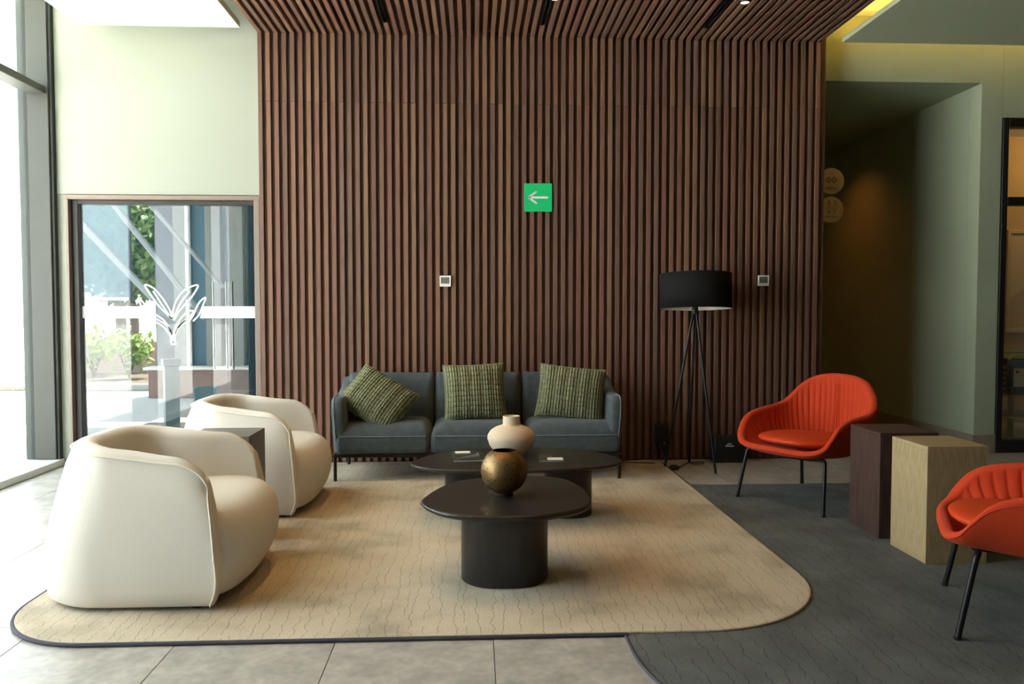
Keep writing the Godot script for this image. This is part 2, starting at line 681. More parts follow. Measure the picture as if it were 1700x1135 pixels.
func cove(at: Vector3, length: float, along_z: bool):
	var t := thing("cove_light", "warm light strip in the cove along the %s" % ("wooden ceiling edge" if along_z else "sage wall above the dark corridor"), "light strip", at, 0.0, "cove light strips")
	var size := Vector3(0.03, 0.014, length) if along_z else Vector3(length, 0.014, 0.03)
	part("diffuser", box_mesh(size, 0.003), M.led, t)
	var l := AreaLight3D.new()
	l.name = "cove_glow"
	l.area_size = Vector2(0.03, length) if along_z else Vector2(length, 0.03)
	l.position = Vector3(0, 0.012, 0)
	l.rotation.x = PI / 2
	l.light_color = rgb(255, 200, 96)
	l.light_energy = 0.2 if along_z else 0.12
	l.area_range = 9.0
	l.area_attenuation = 2.0
	l.shadow_enabled = true
	t.add_child(l)

# ------------------------------------------------------------------ curtain wall on the left
func build_left_window():
	var w := struct("window_1")
	var edges := [-6.355, -4.6, -2.85, -1.1]
	for i in edges.size():
		var z: float = edges[i]
		part("mullion", one_box(Vector3(-3.445, 0.055, z - 0.045), Vector3(-3.285, 3.7, z + 0.045), 0.004), M.alu, w)
		part("gasket", one_box(Vector3(-3.52, 0.055, z - 0.035), Vector3(-3.446, 3.7, z + 0.035), 0.002), M.gasket, w)
		if i + 1 < edges.size():
			var z1: float = edges[i + 1]
			part("transom", one_box(Vector3(-3.445, 2.905, z + 0.045), Vector3(-3.30, 2.962, z1 - 0.045), 0.004), M.alu, w)
			part("pane", one_box(Vector3(-3.478, 0.06, z + 0.03), Vector3(-3.472, 3.7, z1 - 0.03), 0.0), M.glass, w)
	part("sill", one_box(Vector3(-3.52, 0.0, -6.36), Vector3(-3.245, 0.052, -1.05), 0.003), mat(rgb(206, 206, 196), 0.4), w)
	part("dark_strip", one_box(Vector3(-3.284, 0.0, -6.372), Vector3(-3.264, 3.7, -6.325), 0.001), M.gasket, w)  # dark strip between the mullion and the pale wall
	var b := struct("wall_behind")
	part("flank", one_box(Vector3(-3.6, 0, -1.05), Vector3(-3.3, 3.7, 4.0), 0.0), M.walnut, b)
	part("panel", one_box(Vector3(-3.6, 0, 4.0), Vector3(7.8, 3.7, 4.2), 0.0), M.walnut, b)

# ------------------------------------------------------------------ glass door left of the slats
func build_glass_door():
	var d := struct("door_1")
	# pale bronze surround, dark inner frame, pane
	part("surround", one_box(Vector3(-3.196, 2.104, -6.42), Vector3(-1.693, 2.138, -6.352), 0.002), M.bronze_frame, d)
	part("surround", one_box(Vector3(-1.735, 0.0, -6.42), Vector3(-1.693, 2.104, -6.345), 0.002), M.bronze_frame, d)
	part("surround", one_box(Vector3(-3.196, 0.0, -6.42), Vector3(-3.176, 2.104, -6.356), 0.002), M.bronze_frame, d)
	part("frame", one_box(Vector3(-3.175, 0.0, -6.49), Vector3(-3.125, 2.103, -6.40), 0.003), M.dark_frame, d)
	part("frame", one_box(Vector3(-3.124, 2.072, -6.49), Vector3(-1.736, 2.103, -6.40), 0.003), M.dark_frame, d)
	part("frame", one_box(Vector3(-1.752, 0.0, -6.49), Vector3(-1.736, 2.071, -6.40), 0.003), M.dark_frame, d)
	part("threshold", one_box(Vector3(-3.124, 0.0, -6.49), Vector3(-1.753, 0.02, -6.40), 0.003), M.alu, d)
	var tinted := StandardMaterial3D.new()
	tinted.transparency = BaseMaterial3D.TRANSPARENCY_ALPHA
	tinted.albedo_color = Color(0.08, 0.17, 0.20, 0.53)
	tinted.roughness = 0.0
	part("pane", one_box(Vector3(-3.124, 0.021, -6.446), Vector3(-1.753, 2.071, -6.438), 0.0), tinted, d)
	# frosted band in two lengths with slanting ends, and the line drawing of a plant
	var f := thing("frosted_film", "white frosted band and line-drawn plant emblem stuck on the glass door", "window film", Vector3(0, 0, -6.4365))
	for q in [[[-3.122, 1.262], [-2.655, 1.262], [-2.628, 1.167], [-3.122, 1.167]], [[-2.171, 1.262], [-1.755, 1.262], [-1.755, 1.167], [-2.198, 1.167]]]:
		var a := PackedVector3Array()
		var b := PackedVector3Array()
		for p in q:
			a.append(Vector3(p[0], p[1], 0.0))
			b.append(Vector3(p[0], p[1], 0.0015))
		var s := soup()
		loft(s, [a, b], FLAT)
		part("band", s.mesh(), M.film, f)
	var strokes := [
		[[-2.413, 0.983], [-2.426, 1.051], [-2.463, 1.109], [-2.52, 1.148], [-2.59, 1.186]],
		[[-2.415, 1.157], [-2.466, 1.206], [-2.527, 1.274], [-2.587, 1.36], [-2.628, 1.433], [-2.562, 1.409], [-2.488, 1.322], [-2.437, 1.235], [-2.415, 1.167]],
		[[-2.563, 1.385], [-2.498, 1.278], [-2.42, 1.157]],
		[[-2.41, 1.157], [-2.409, 1.23], [-2.374, 1.322], [-2.307, 1.399], [-2.211, 1.433], [-2.245, 1.361], [-2.294, 1.298], [-2.357, 1.23], [-2.406, 1.148]],
		[[-2.278, 1.38], [-2.346, 1.293], [-2.405, 1.172]],
		[[-2.604, 1.172], [-2.646, 1.24], [-2.682, 1.327], [-2.64, 1.288], [-2.613, 1.225], [-2.586, 1.162]],
		[[-2.586, 1.157], [-2.515, 1.119], [-2.459, 1.065], [-2.432, 1.012], [-2.428, 0.959]],
		[[-2.557, 1.201], [-2.491, 1.157], [-2.445, 1.094], [-2.422, 1.031]],
		[[-2.254, 1.143], [-2.205, 1.196], [-2.176, 1.264], [-2.151, 1.332], [-2.194, 1.303], [-2.228, 1.245], [-2.253, 1.186], [-2.282, 1.148]],
		[[-2.277, 1.143], [-2.34, 1.119], [-2.383, 1.065], [-2.399, 1.012], [-2.395, 0.958]],
		[[-2.408, 1.002], [-2.402, 1.07], [-2.368, 1.138], [-2.315, 1.201], [-2.257, 1.23], [-2.262, 1.196], [-2.311, 1.152], [-2.368, 1.109], [-2.398, 1.041]],
		[[-2.282, 1.157], [-2.335, 1.133], [-2.378, 1.085]],
		[[-2.428, 0.959], [-2.395, 0.958]]]
	var s := soup()
	for st in strokes:
		var pts := []
		for p in st:
			pts.append(Vector3(p[0], p[1], 0.001))
		ribbon(s, catmull(pts, 6), 0.0125, 0.0015)
	part("emblem", s.mesh(), M.film, f)

# a flat band of the given width along a path in the xy plane
func ribbon(s: Soup, path: PackedVector3Array, width: float, thick: float):
	var rings := []
	for i in path.size():
		var d := (path[mini(i + 1, path.size() - 1)] - path[maxi(i - 1, 0)]).normalized()
		var n := Vector3(-d.y, d.x, 0) * width / 2
		var z := Vector3(0, 0, thick / 2)
		rings.append(PackedVector3Array([path[i] - n - z, path[i] + n - z, path[i] + n + z, path[i] - n + z]))
	loft(s, rings, FLAT)

# ------------------------------------------------------------------ right side: corridor and dark door
func build_right_side():
	var w := struct("wall_right")
	# above the corridor mouth, beside the door, over the door
	part("lintel", one_box(Vector3(2.845, 3.155, -6.68), Vector3(4.318, 3.7, -6.521), 0.002), M.sage, w)
	part("pier", one_box(Vector3(4.318, 0.0, -6.68), Vector3(4.505, 3.7, -6.521), 0.002), M.sage, w)
	part("door_head", one_box(Vector3(4.506, 2.868, -6.68), Vector3(7.6, 3.7, -6.521), 0.0), M.sage, w)
	part("return", one_box(Vector3(4.319, 0.0, -10.0), Vector3(4.44, 3.2, -6.681), 0.0), M.sage, w)
	part("end", one_box(Vector3(2.7, 0.0, -10.2), Vector3(7.6, 3.7, -10.0), 0.0), M.sage, w)
	part("corridor_side", one_box(Vector3(2.7, 0.0, -10.0), Vector3(2.838, 3.7, -6.57), 0.0), M.sage, w)
	part("side", one_box(Vector3(7.6, 0.0, -10.2), Vector3(7.8, 3.7, 4.2), 0.0), M.walnut, w)
	var c := struct("ceiling_corridor")
	part("board", one_box(Vector3(2.839, 3.155, -10.0), Vector3(4.318, 3.24, -6.681), 0.0), M.sage, c)
	var b := struct("baseboard_right")
	part("plinth", one_box(Vector3(4.306, 0.0, -9.98), Vector3(4.3185, 0.155, -6.522), 0.001), M.base_tile, b)
	part("plinth", one_box(Vector3(4.307, 0.0, -6.522), Vector3(4.505, 0.155, -6.509), 0.001), M.base_tile, b)
	# corridor downlight behind the end of the slatted wall
	var t := thing("downlight", "small warm downlight in the ceiling of the dark corridor", "downlight", Vector3(3.75, 3.15, -8.5))
	var s := soup()
	lathe(s, [[0.05, 0.004], [0.05, -0.008], [0.04, -0.01], [0.038, 0.0]], Vector3.ZERO, 24, true, false)
	part("trim_ring", s.mesh(), M.black, t)
	s = soup()
	lathe(s, [[0.0, -0.003], [0.037, -0.002], [0.037, 0.003]], Vector3.ZERO, 24, false, true)
	part("lens", s.mesh(), M.bulb, t)
	var l := SpotLight3D.new()
	l.name = "beam"
	l.position = Vector3(0, -0.03, 0)
	l.rotation.x = -PI / 2
	l.light_color = rgb(255, 150, 60)
	l.light_energy = 0.028
	l.spot_angle = 60.0
	l.spot_angle_attenuation = 1.0
	l.light_size = 0.03
	l.shadow_enabled = true
	t.add_child(l)
	# black framed glass door
	var d := struct("door_2")
	for r in [[4.507, 0.0, 4.56, 2.866], [4.561, 2.79, 7.55, 2.866], [4.561, 2.13, 7.55, 2.198], [4.561, 0.0, 7.55, 0.11], [5.5, 0.111, 5.56, 2.129]]:
		part("frame", one_box(Vector3(r[0], r[1], -6.6), Vector3(r[2], r[3], -6.505), 0.003), M.black, d)
	part("pane", one_box(Vector3(4.561, 0.111, -6.566), Vector3(5.499, 2.129, -6.56), 0.0), M.glass, d)
	part("pane", one_box(Vector3(4.561, 2.199, -6.566), Vector3(7.55, 2.789, -6.56), 0.0), M.glass, d)
	part("pane", one_box(Vector3(5.561, 0.111, -6.566), Vector3(7.55, 2.129, -6.56), 0.0), M.glass, d)
	# the room behind it
	var rm := struct("wall_store")
	part("panel", one_box(Vector3(4.44, 0.0, -8.35), Vector3(7.6, 3.2, -8.25), 0.0), mat(rgb(206, 180, 130), 0.8), rm)
	part("lid", one_box(Vector3(4.44, 3.1, -8.25), Vector3(7.6, 3.2, -6.681), 0.0), M.white_ceiling, rm)
	t = thing("added_store_lamp", "added unseen round lamp lighting the room behind the black glass door", "added lamp", Vector3(6.2, 3.1, -7.6))  # unseen lamp, added to light the store room
	s = soup()
	lathe(s, [[0.12, 0.0], [0.12, -0.03], [0.09, -0.05], [0.0, -0.055]], Vector3.ZERO, 32, true, false)
	part("diffuser", s.mesh(), M.bulb, t)
	var o := OmniLight3D.new()
	o.name = "glow"
	o.position = Vector3(0, -0.1, 0)
	o.light_color = rgb(255, 205, 130)
	o.light_energy = 0.03
	o.light_size = 0.1
	o.shadow_enabled = true
	t.add_child(o)
	# framed print on its wall
	t = thing("picture", "cream framed print of a pale landscape seen through the black glass door", "picture", Vector3(6.16, 1.545, -8.245))
	s = soup()
	for e in [[-0.385, -0.555, -0.345, 0.555], [0.345, -0.555, 0.385, 0.555], [-0.345, 0.515, 0.345, 0.555], [-0.345, -0.555, 0.345, -0.515]]:
		bx(s, Vector3(e[0], e[1], 0), Vector3(e[2], e[3], 0.03), 0.003)
	part("frame", s.mesh(), mat(rgb(214, 196, 156), 0.6), t)
	part("sheet", one_box(Vector3(-0.345, -0.515, 0.0), Vector3(0.345, 0.515, 0.012), 0.0), mat(rgb(226, 210, 172), 0.7), t)
	var ring := PackedVector3Array()
	var ring2 := PackedVector3Array()
	for p in [[-0.34, -0.2], [-0.2, -0.08], [-0.05, -0.16], [0.1, 0.02], [0.34, -0.1], [0.34, -0.5], [-0.34, -0.5]]:
		ring.append(Vector3(p[0], p[1], 0.0122))
		ring2.append(Vector3(p[0], p[1], 0.014))
	s = soup()
	loft(s, [ring, ring2], FLAT)
	part("hill_print", s.mesh(), mat(rgb(206, 186, 146), 0.7), t)
	# low wooden shelf, basket cart with its sign
	t = thing("low_table", "round-ended wooden low table behind the black glass door", "table", Vector3(5.75, 0, -7.55))
	s = soup()
	loft(s, [rrect(0.72, 0.3, 0.3, 0.4), rrect(0.72, 0.3, 0.3, 0.435)], 1)
	part("top", s.mesh(), M.oak, t)
	s = soup()
	loft(s, [rrect(0.66, 0.26, 0.26, 0.18), rrect(0.66, 0.26, 0.26, 0.2)], 1)
	part("shelf", s.mesh(), M.oak, t)
	for k in [[-0.5, -0.18], [0.5, -0.18], [-0.5, 0.18], [0.5, 0.18]]:
		part("leg", one_box(Vector3(k[0] - 0.02, 0, k[1] - 0.02), Vector3(k[0] + 0.02, 0.4, k[1] + 0.02), 0.002), M.oak, t)
	t = thing("shopping_basket", "black lattice basket with lime green handle behind the black glass door", "basket", Vector3(5.2, 0.436, -7.2))
	s = soup()
	for y in [0.02, 0.07, 0.12, 0.17, 0.22, 0.27]:
		var g: float = 0.9 + 0.1 * y / 0.27
		for e in [[-0.2 * g, -0.13 * g, 0.2 * g, -0.12 * g], [-0.2 * g, 0.12 * g, 0.2 * g, 0.13 * g], [-0.2 * g, -0.13 * g, -0.19 * g, 0.13 * g], [0.19 * g, -0.13 * g, 0.2 * g, 0.13 * g]]:
			bx(s, Vector3(e[0], y - 0.008, e[1]), Vector3(e[2], y + 0.008, e[3]), 0.001)
	for i in 21:
		var x := -0.19 + i * 0.019
		bx(s, Vector3(x - 0.004, 0.02, 0.112), Vector3(x + 0.004, 0.27, 0.122), 0.001)
		bx(s, Vector3(x - 0.004, 0.02, -0.122), Vector3(x + 0.004, 0.27, -0.112), 0.001)
	bx(s, Vector3(-0.18, 0.0, -0.115), Vector3(0.18, 0.012, 0.115), 0.002)
	bx(s, Vector3(-0.215, 0.268, -0.142), Vector3(0.215, 0.33, -0.125), 0.003)
	bx(s, Vector3(-0.215, 0.268, 0.125), Vector3(0.215, 0.33, 0.142), 0.003)
	part("basket_body", s.mesh(), M.black, t)
	s = soup()
	tube(s, catmull([Vector3(-0.2, 0.335, 0.13), Vector3(-0.12, 0.365, 0.1), Vector3(0.0, 0.37, 0.06), Vector3(0.12, 0.365, 0.1), Vector3(0.2, 0.335, 0.13)], 6), 0.012, 8)
	tube(s, catmull([Vector3(-0.2, 0.335, -0.13), Vector3(-0.12, 0.385, -0.08), Vector3(0.0, 0.40, 0.0), Vector3(0.12, 0.385, -0.08), Vector3(0.2, 0.335, -0.13)], 6), 0.012, 8)
	part("handle", s.mesh(), mat(rgb(150, 200, 20), 0.5), t, "lime green handle")
	t = thing("basket_sign", "white card sign with four printed lines on the black basket", "sign", Vector3(5.19, 0.6, -7.05))
	part("card", one_box(Vector3(-0.15, -0.085, 0), Vector3(0.2, 0.09, 0.004), 0.0005), mat(rgb(210, 206, 190), 0.6), t)
	part("mark", one_box(Vector3(-0.128, 0.045, 0.004), Vector3(-0.104, 0.068, 0.0046), 0.0), M.ink, t)
	var y := 0.022
	for line in ["CARRITO", "P1", "NIVEL", "PLANTA BAJA"]:
		lettering(line, 0.021, Vector3(0.025, y, 0.0043), M.ink, t, "printed_line")
		y -= 0.026
	t = thing("bottle", "small green glass bottle on the floor behind the black glass door", "bottle", Vector3(4.98, 0.0, -7.2))
	s = soup()
	lathe(s, [[0.03, 0.0], [0.034, 0.01], [0.034, 0.1], [0.014, 0.15], [0.013, 0.19], [0.016, 0.2]], Vector3.ZERO, 20)
	part("body", s.mesh(), mat(rgb(70, 96, 70), 0.15), t)
	s = soup()
	lathe(s, [[0.016, 0.2], [0.016, 0.225], [0.013, 0.228]], Vector3.ZERO, 20)
	part("cap", s.mesh(), mat(rgb(200, 170, 90), 0.3, 0.8), t)

func lettering(text: String, size: float, at: Vector3, m: Material, parent: Node, called := "lettering", depth := 0.0006) -> MeshInstance3D:
	var tm := TextMesh.new()
	var f := SystemFont.new()
	f.font_names = PackedStringArray(["Droid Sans"])
	f.font_weight = 700
	tm.font = f
	tm.text = text
	tm.font_size = 32
	tm.pixel_size = size / 32.0
	tm.depth = depth
	var o := part(called, tm, m, parent)
	o.position = at
	return o

# ------------------------------------------------------------------ outside
func leafy(o: Node3D, called: String, c: Vector3, r: Vector3, n: int, size: float, m: Material, seed_: int, hollow := 0.5):
	var s := SurfaceTool.new()
	s.begin(Mesh.PRIMITIVE_TRIANGLES)
	for v in [Vector3(0, 0, -1), Vector3(0.42, 0.1, 0), Vector3(0, 0, 1), Vector3(0, 0, -1), Vector3(0, 0, 1), Vector3(-0.42, 0.1, 0)]:
		s.add_vertex(v * 0.5)
	s.generate_normals()
	var mm := MultiMesh.new()
	mm.transform_format = MultiMesh.TRANSFORM_3D
	mm.use_colors = true
	mm.mesh = s.commit()
	mm.instance_count = n
	var g := RandomNumberGenerator.new()
	g.seed = seed_
	var nz := FastNoiseLite.new()
	nz.seed = seed_
	nz.frequency = 0.9
	var i := 0
	while i < n:
		var d := Vector3(g.randfn(), g.randfn(), g.randfn()).normalized()
		var k := pow(g.randf(), 0.4) * (1.0 - hollow) + hollow * g.randf()
		var p := d * r * k
		if nz.get_noise_3dv(p + c) < -0.12:
			if g.randf() < 0.9:
				continue
		var b := Basis.from_euler(Vector3(g.randf_range(-1.2, 1.2), g.randf_range(0, TAU), g.randf_range(-1, 1))).scaled(Vector3.ONE * size * g.randf_range(0.6, 1.3))
		mm.set_instance_transform(i, Transform3D(b, c + p))
		var t := g.randf_range(0.55, 1.1)
		mm.set_instance_color(i, Color(t, t, t * g.randf_range(0.7, 1.0)))
		i += 1
	var q := MultiMeshInstance3D.new()
	q.name = called
	q.multimesh = mm
	q.material_override = m
	q.set_meta("kind", "stuff")
	o.add_child(q, true)

func build_outside():
	var leaf := mat(rgb(104, 128, 74), 0.7)
	leaf.vertex_color_use_as_albedo = true
	leaf.backlight_enabled = true
	leaf.backlight = Color(0.4, 0.5, 0.2)
	var leaf_light := mat(rgb(160, 180, 100), 0.7)
	leaf_light.vertex_color_use_as_albedo = true
	leaf_light.backlight_enabled = true
	leaf_light.backlight = Color(0.4, 0.5, 0.2)
	var bark := mat(rgb(110, 96, 80), 0.9)
	var concrete := mat(rgb(136, 138, 132), 0.8)
	var slate := mat(rgb(58, 68, 76), 0.6)
	var bluewall := mat(rgb(62, 96, 114), 0.5)
	var ground := solid("ground", one_box(Vector3(-60, -0.3, -60), Vector3(60, -0.06, 60), 0.0), mat(rgb(204, 205, 199), 0.8), "pale paving outside the building")
	# facade across the court: dark, grey, blue and pale vertical bands
	var f := struct("wall_court")
	for b in [[-4.75, -4.46, 0.0, slate], [-4.45, -4.28, 0.08, concrete], [-4.27, -4.22, 0.1, M.white], [-4.21, -3.98, 0.0, bluewall], [-3.97, -3.75, 0.12, concrete], [-3.74, -3.65, 0.0, bluewall], [-3.64, -3.42, 0.12, concrete], [-3.41, -2.4, 0.0, slate], [-2.39, 0.5, 0.05, concrete]]:
		part("band", one_box(Vector3(b[0], -0.06, -12.4), Vector3(b[1], 3.4, -12.0 + b[2]), 0.004), b[3], f)
	part("plinth", one_box(Vector3(-4.76, -0.06, -11.95), Vector3(0.5, 0.36, -11.7), 0.01), mat(rgb(150, 120, 108), 0.8), f)
	part("ledge", one_box(Vector3(-4.8, 0.36, -11.98), Vector3(0.5, 0.40, -11.62), 0.005), M.white, f)
	part("shade_eaves", one_box(Vector3(-4.9, 3.4, -12.6), Vector3(0.6, 3.5, -10.6), 0.01), concrete, f)  # out of view, made deep to shade the court wall
	# tinted screen, then bars shaped as the sun streaks reflected in the glass
	var t := thing("glass_screen", "blue tinted glass screen with dark edge hung outside the glass door", "glass screen", Vector3(-4.3, 0.0, -9.2))
	var tint := StandardMaterial3D.new()
	tint.transparency = BaseMaterial3D.TRANSPARENCY_ALPHA
	tint.albedo_color = Color(0.44, 0.60, 0.66, 0.42)
	tint.roughness = 0.3
	part("pane", one_box(Vector3(-0.75, 1.38, 0), Vector3(0.37, 3.2, 0.012), 0.0), tint, t)
	part("edge_strip", one_box(Vector3(0.37, 1.34, -0.01), Vector3(0.40, 3.2, 0.022), 0.002), slate, t)
	part("edge_strip", one_box(Vector3(-0.75, 1.345, -0.01), Vector3(0.37, 1.378, 0.022), 0.002), M.white, t)
	part("post", one_box(Vector3(-0.80, -0.06, -0.02), Vector3(-0.752, 3.2, 0.03), 0.002), slate, t)
	t = thing("streak_frame", "three grey bars standing for sun streaks on the door glass, with an added frame", "sun streak bars", Vector3(-3.3, -0.06, -8.17))
	var streak_paint := mat(rgb(168, 176, 178), 0.5)
	part("beam", one_box(Vector3(-1.15, 3.05, -0.06), Vector3(1.3, 3.13, 0.18), 0.006), streak_paint, t)  # beam and posts made up to carry the streak bars
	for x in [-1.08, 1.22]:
		part("post", one_box(Vector3(x - 0.03, 0.0, -0.03), Vector3(x + 0.03, 3.05, 0.03), 0.004), streak_paint, t)
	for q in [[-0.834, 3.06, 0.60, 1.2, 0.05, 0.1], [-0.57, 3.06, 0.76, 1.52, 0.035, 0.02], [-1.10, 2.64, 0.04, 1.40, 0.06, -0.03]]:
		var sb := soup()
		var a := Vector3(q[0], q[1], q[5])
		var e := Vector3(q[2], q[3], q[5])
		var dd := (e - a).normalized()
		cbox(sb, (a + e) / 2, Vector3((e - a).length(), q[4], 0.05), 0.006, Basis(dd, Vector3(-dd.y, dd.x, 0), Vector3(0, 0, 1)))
		part("streak_bar", sb.mesh(), streak_paint, t)
	# second pair of glass doors with long pull handles
	var d := struct("door_3")
	part("frame", one_box(Vector3(-2.12, -0.06, -7.56), Vector3(-1.9, 2.6, -7.5), 0.003), slate, d)
	part("frame", one_box(Vector3(-3.3, 2.5, -7.56), Vector3(-2.13, 2.6, -7.5), 0.003), slate, d)
	part("pane", one_box(Vector3(-2.32, 0.0, -7.535), Vector3(-2.13, 2.49, -7.525), 0.0), M.glass, d)
	var steel := mat(rgb(190, 190, 186), 0.25, 1.0)
	for x in [-2.42, -2.30, -2.245]:
		var s := soup()
		tube(s, PackedVector3Array([Vector3(x, 0.68, -7.46), Vector3(x, 1.50, -7.46)]), 0.012, 12)
		for y in [0.8, 1.38]:
			tube(s, PackedVector3Array([Vector3(x, y, -7.46), Vector3(x, y, -7.53)]), 0.008, 8)
		part("handle", s.mesh(), steel, d)
	# grey bollard, blue planter, mulch bed with shrubs
	t = thing("bollard", "tall grey-blue square post standing on the white paving outside", "bollard", Vector3(-3.12, -0.06, -8.25), 0.5)
	part("shaft", one_box(Vector3(-0.07, 0, -0.07), Vector3(0.07, 0.72, 0.07), 0.004), mat(rgb(112, 126, 128), 0.5), t)
	part("top", one_box(Vector3(-0.085, 0.72, -0.085), Vector3(0.085, 0.79, 0.085), 0.006), mat(rgb(96, 108, 110), 0.5), t)
	t = thing("planter_box", "low light-blue box on the white paving right of the grey post", "planter", Vector3(-2.88, -0.06, -8.6), 0.15)
	var s := soup()
	loft(s, [rrect(0.1, 0.1, 0.02, 0.0), rrect(0.115, 0.115, 0.02, 0.46), rrect(0.095, 0.095, 0.015, 0.46), rrect(0.09, 0.09, 0.015, 0.40)], 1)
	part("shell", s.mesh(), mat(rgb(128, 158, 168), 0.5), t)
	part("soil", one_box(Vector3(-0.09, 0.39, -0.09), Vector3(0.09, 0.405, 0.09), 0.002), bark, t)
	var mulch := textured(mat(rgb(150, 134, 110), 0.95), noise_tex(0.05, 0.4, 1.0, 61, 4, 256), Vector3(1.4, 1.4, 1.4), true)
	var g := struct("ground_bed")
	part("mulch", one_box(Vector3(-7.6, -0.06, -15.5), Vector3(-4.78, 0.02, -12.9), 0.02), mulch, g)
	part("kerb", one_box(Vector3(-7.0, -0.06, -12.9), Vector3(-4.78, 0.05, -12.75), 0.01), concrete, g)
	part("low_wall", one_box(Vector3(-7.8, 0.0, -15.9), Vector3(-4.78, 0.62, -15.6), 0.01), mat(rgb(176, 150, 134), 0.85), g)
	var k := 0
	for b in [[-6.1, -14.2, 0.5, "broad light green shrub in the mulch bed behind the plant emblem"], [-6.9, -14.6, 0.55, "small light green shrub in the mulch bed left of the grey post"], [-5.2, -14.9, 0.6, "leafy shrub in the mulch bed next to the dark court wall"]]:
		t = thing("shrub", b[3], "shrub", Vector3(b[0], 0.02, b[1]), 0.0, "shrubs in the mulch bed")
		s = soup()
		for q in 5:
			tube(s, PackedVector3Array([Vector3(0, 0, 0), Vector3(0.15 * cos(q * 1.25), 0.45, 0.15 * sin(q * 1.25))]), 0.012, 6)
		part("stems", s.mesh(), bark, t)
		leafy(t, "foliage", Vector3(0, b[2], 0), Vector3(0.5, 0.45, 0.45), 420, 0.16, leaf_light, 200 + k)
		k += 1
	for b in [[-7.3, -16.5, 2.7, 1.5, "leafy tree behind the blue glass screen"], [-6.2, -18.0, 3.2, 1.8, "leafy tree between the blue screen and the dark court wall"], [-8.3, -19.5, 2.6, 1.3, "leafy tree at the left edge of the glass door"]]:
		t = thing("tree", b[4], "tree", Vector3(b[0], -0.06, b[1]), 0.0, "trees across the court")
		s = soup()
		tube(s, catmull([Vector3(0, 0, 0), Vector3(0.08, 1.0, 0.02), Vector3(-0.04, 2.0, 0.0), Vector3(0.05, b[2] + 0.8, 0)], 5), 0.13, 10, 1.0, false, 0.05)
		for q in 6:
			var a := q * 1.1
			tube(s, catmull([Vector3(0, 1.2 + q * 0.22, 0), Vector3(cos(a) * 0.5, 1.8 + q * 0.25, sin(a) * 0.5), Vector3(cos(a) * 1.1, 2.3 + q * 0.3, sin(a) * 1.1)], 4), 0.045, 7, 1.0, false, 0.015)
		part("trunk", s.mesh(), bark, t)
		leafy(t, "crown", Vector3(0, b[2], 0), Vector3(b[3], b[3] * 0.95, b[3]), 2600, 0.26, leaf, 300 + k)
		k += 1

# ------------------------------------------------------------------ rugs
func corner_ring(x0: float, x1: float, z0: float, z1: float, rs: Array) -> PackedVector3Array:
	# corners in turn: x1 z1, x0 z1, x0 z0, x1 z0, each with its own radius
	var out := PackedVector3Array()
	var cs := [[x1, z1, -1, -1, 0.0], [x0, z1, 1, -1, PI / 2], [x0, z0, 1, 1, PI], [x1, z0, -1, 1, PI * 1.5]]
	for i in 4:
		var c = cs[i]
		var r: float = rs[i]
		for k in 15:
			var a: float = c[4] + PI / 2 * k / 14.0
			out.append(Vector3(c[0] + c[2] * r + cos(a) * r, 0, c[1] + c[3] * r + sin(a) * r))
	return out

func build_rugs():
	var r := thing("beige_rug", "beige carved-pile rug with rounded corners under the sofa and tables", "rug")
	var out := corner_ring(-1.85, 1.508, -6.28, -2.893, [0.62, 0.42, 0.2, 0.14])
	var s := soup()
	loft(s, [inset(out, 0.0, 0.0065), inset(out, 0.0, 0.012), inset(out, 0.004, 0.0155), inset(out, 0.012, 0.0165)], FLAT)
	part("pile", s.mesh(), M.rug, r)
	# bound edge, along the front as far as the dark rug, the left side and the back
	var edge := PackedVector3Array()
	edge.append(Vector3(0.584, 0.008, -2.885))
	var o2 := inset(out, -0.004, 0.008)
	for i in range(15, 60):
		edge.append(o2[i])
	edge.append(Vector3(1.512, 0.008, -5.4))
	s = soup()
	tube(s, edge, 0.008, 8)
	part("binding", s.mesh(), M.binding, r, "dark bound edge")
	r = thing("dark_rug", "blue-grey carved-pile rug under the orange chairs, beside the beige rug", "rug")
	out = corner_ring(0.576, 3.95, -5.392, -1.9, [0.5, 0.85, 0.1, 0.5])
	s = soup()
	loft(s, [inset(out, 0.0, 0.0005), inset(out, 0.0, 0.004), inset(out, 0.004, 0.006)], FLAT)
	part("pile", s.mesh(), M.rug_dark, r)
	edge = PackedVector3Array()
	o2 = inset(out, -0.003, 0.004)
	for i in range(15, 31):
		edge.append(o2[i])
	edge.append(Vector3(0.573, 0.004, -2.9))
	s = soup()
	tube(s, edge.slice(0, 16), 0.006, 8)
	part("binding", s.mesh(), M.binding, r, "dark bound edge")

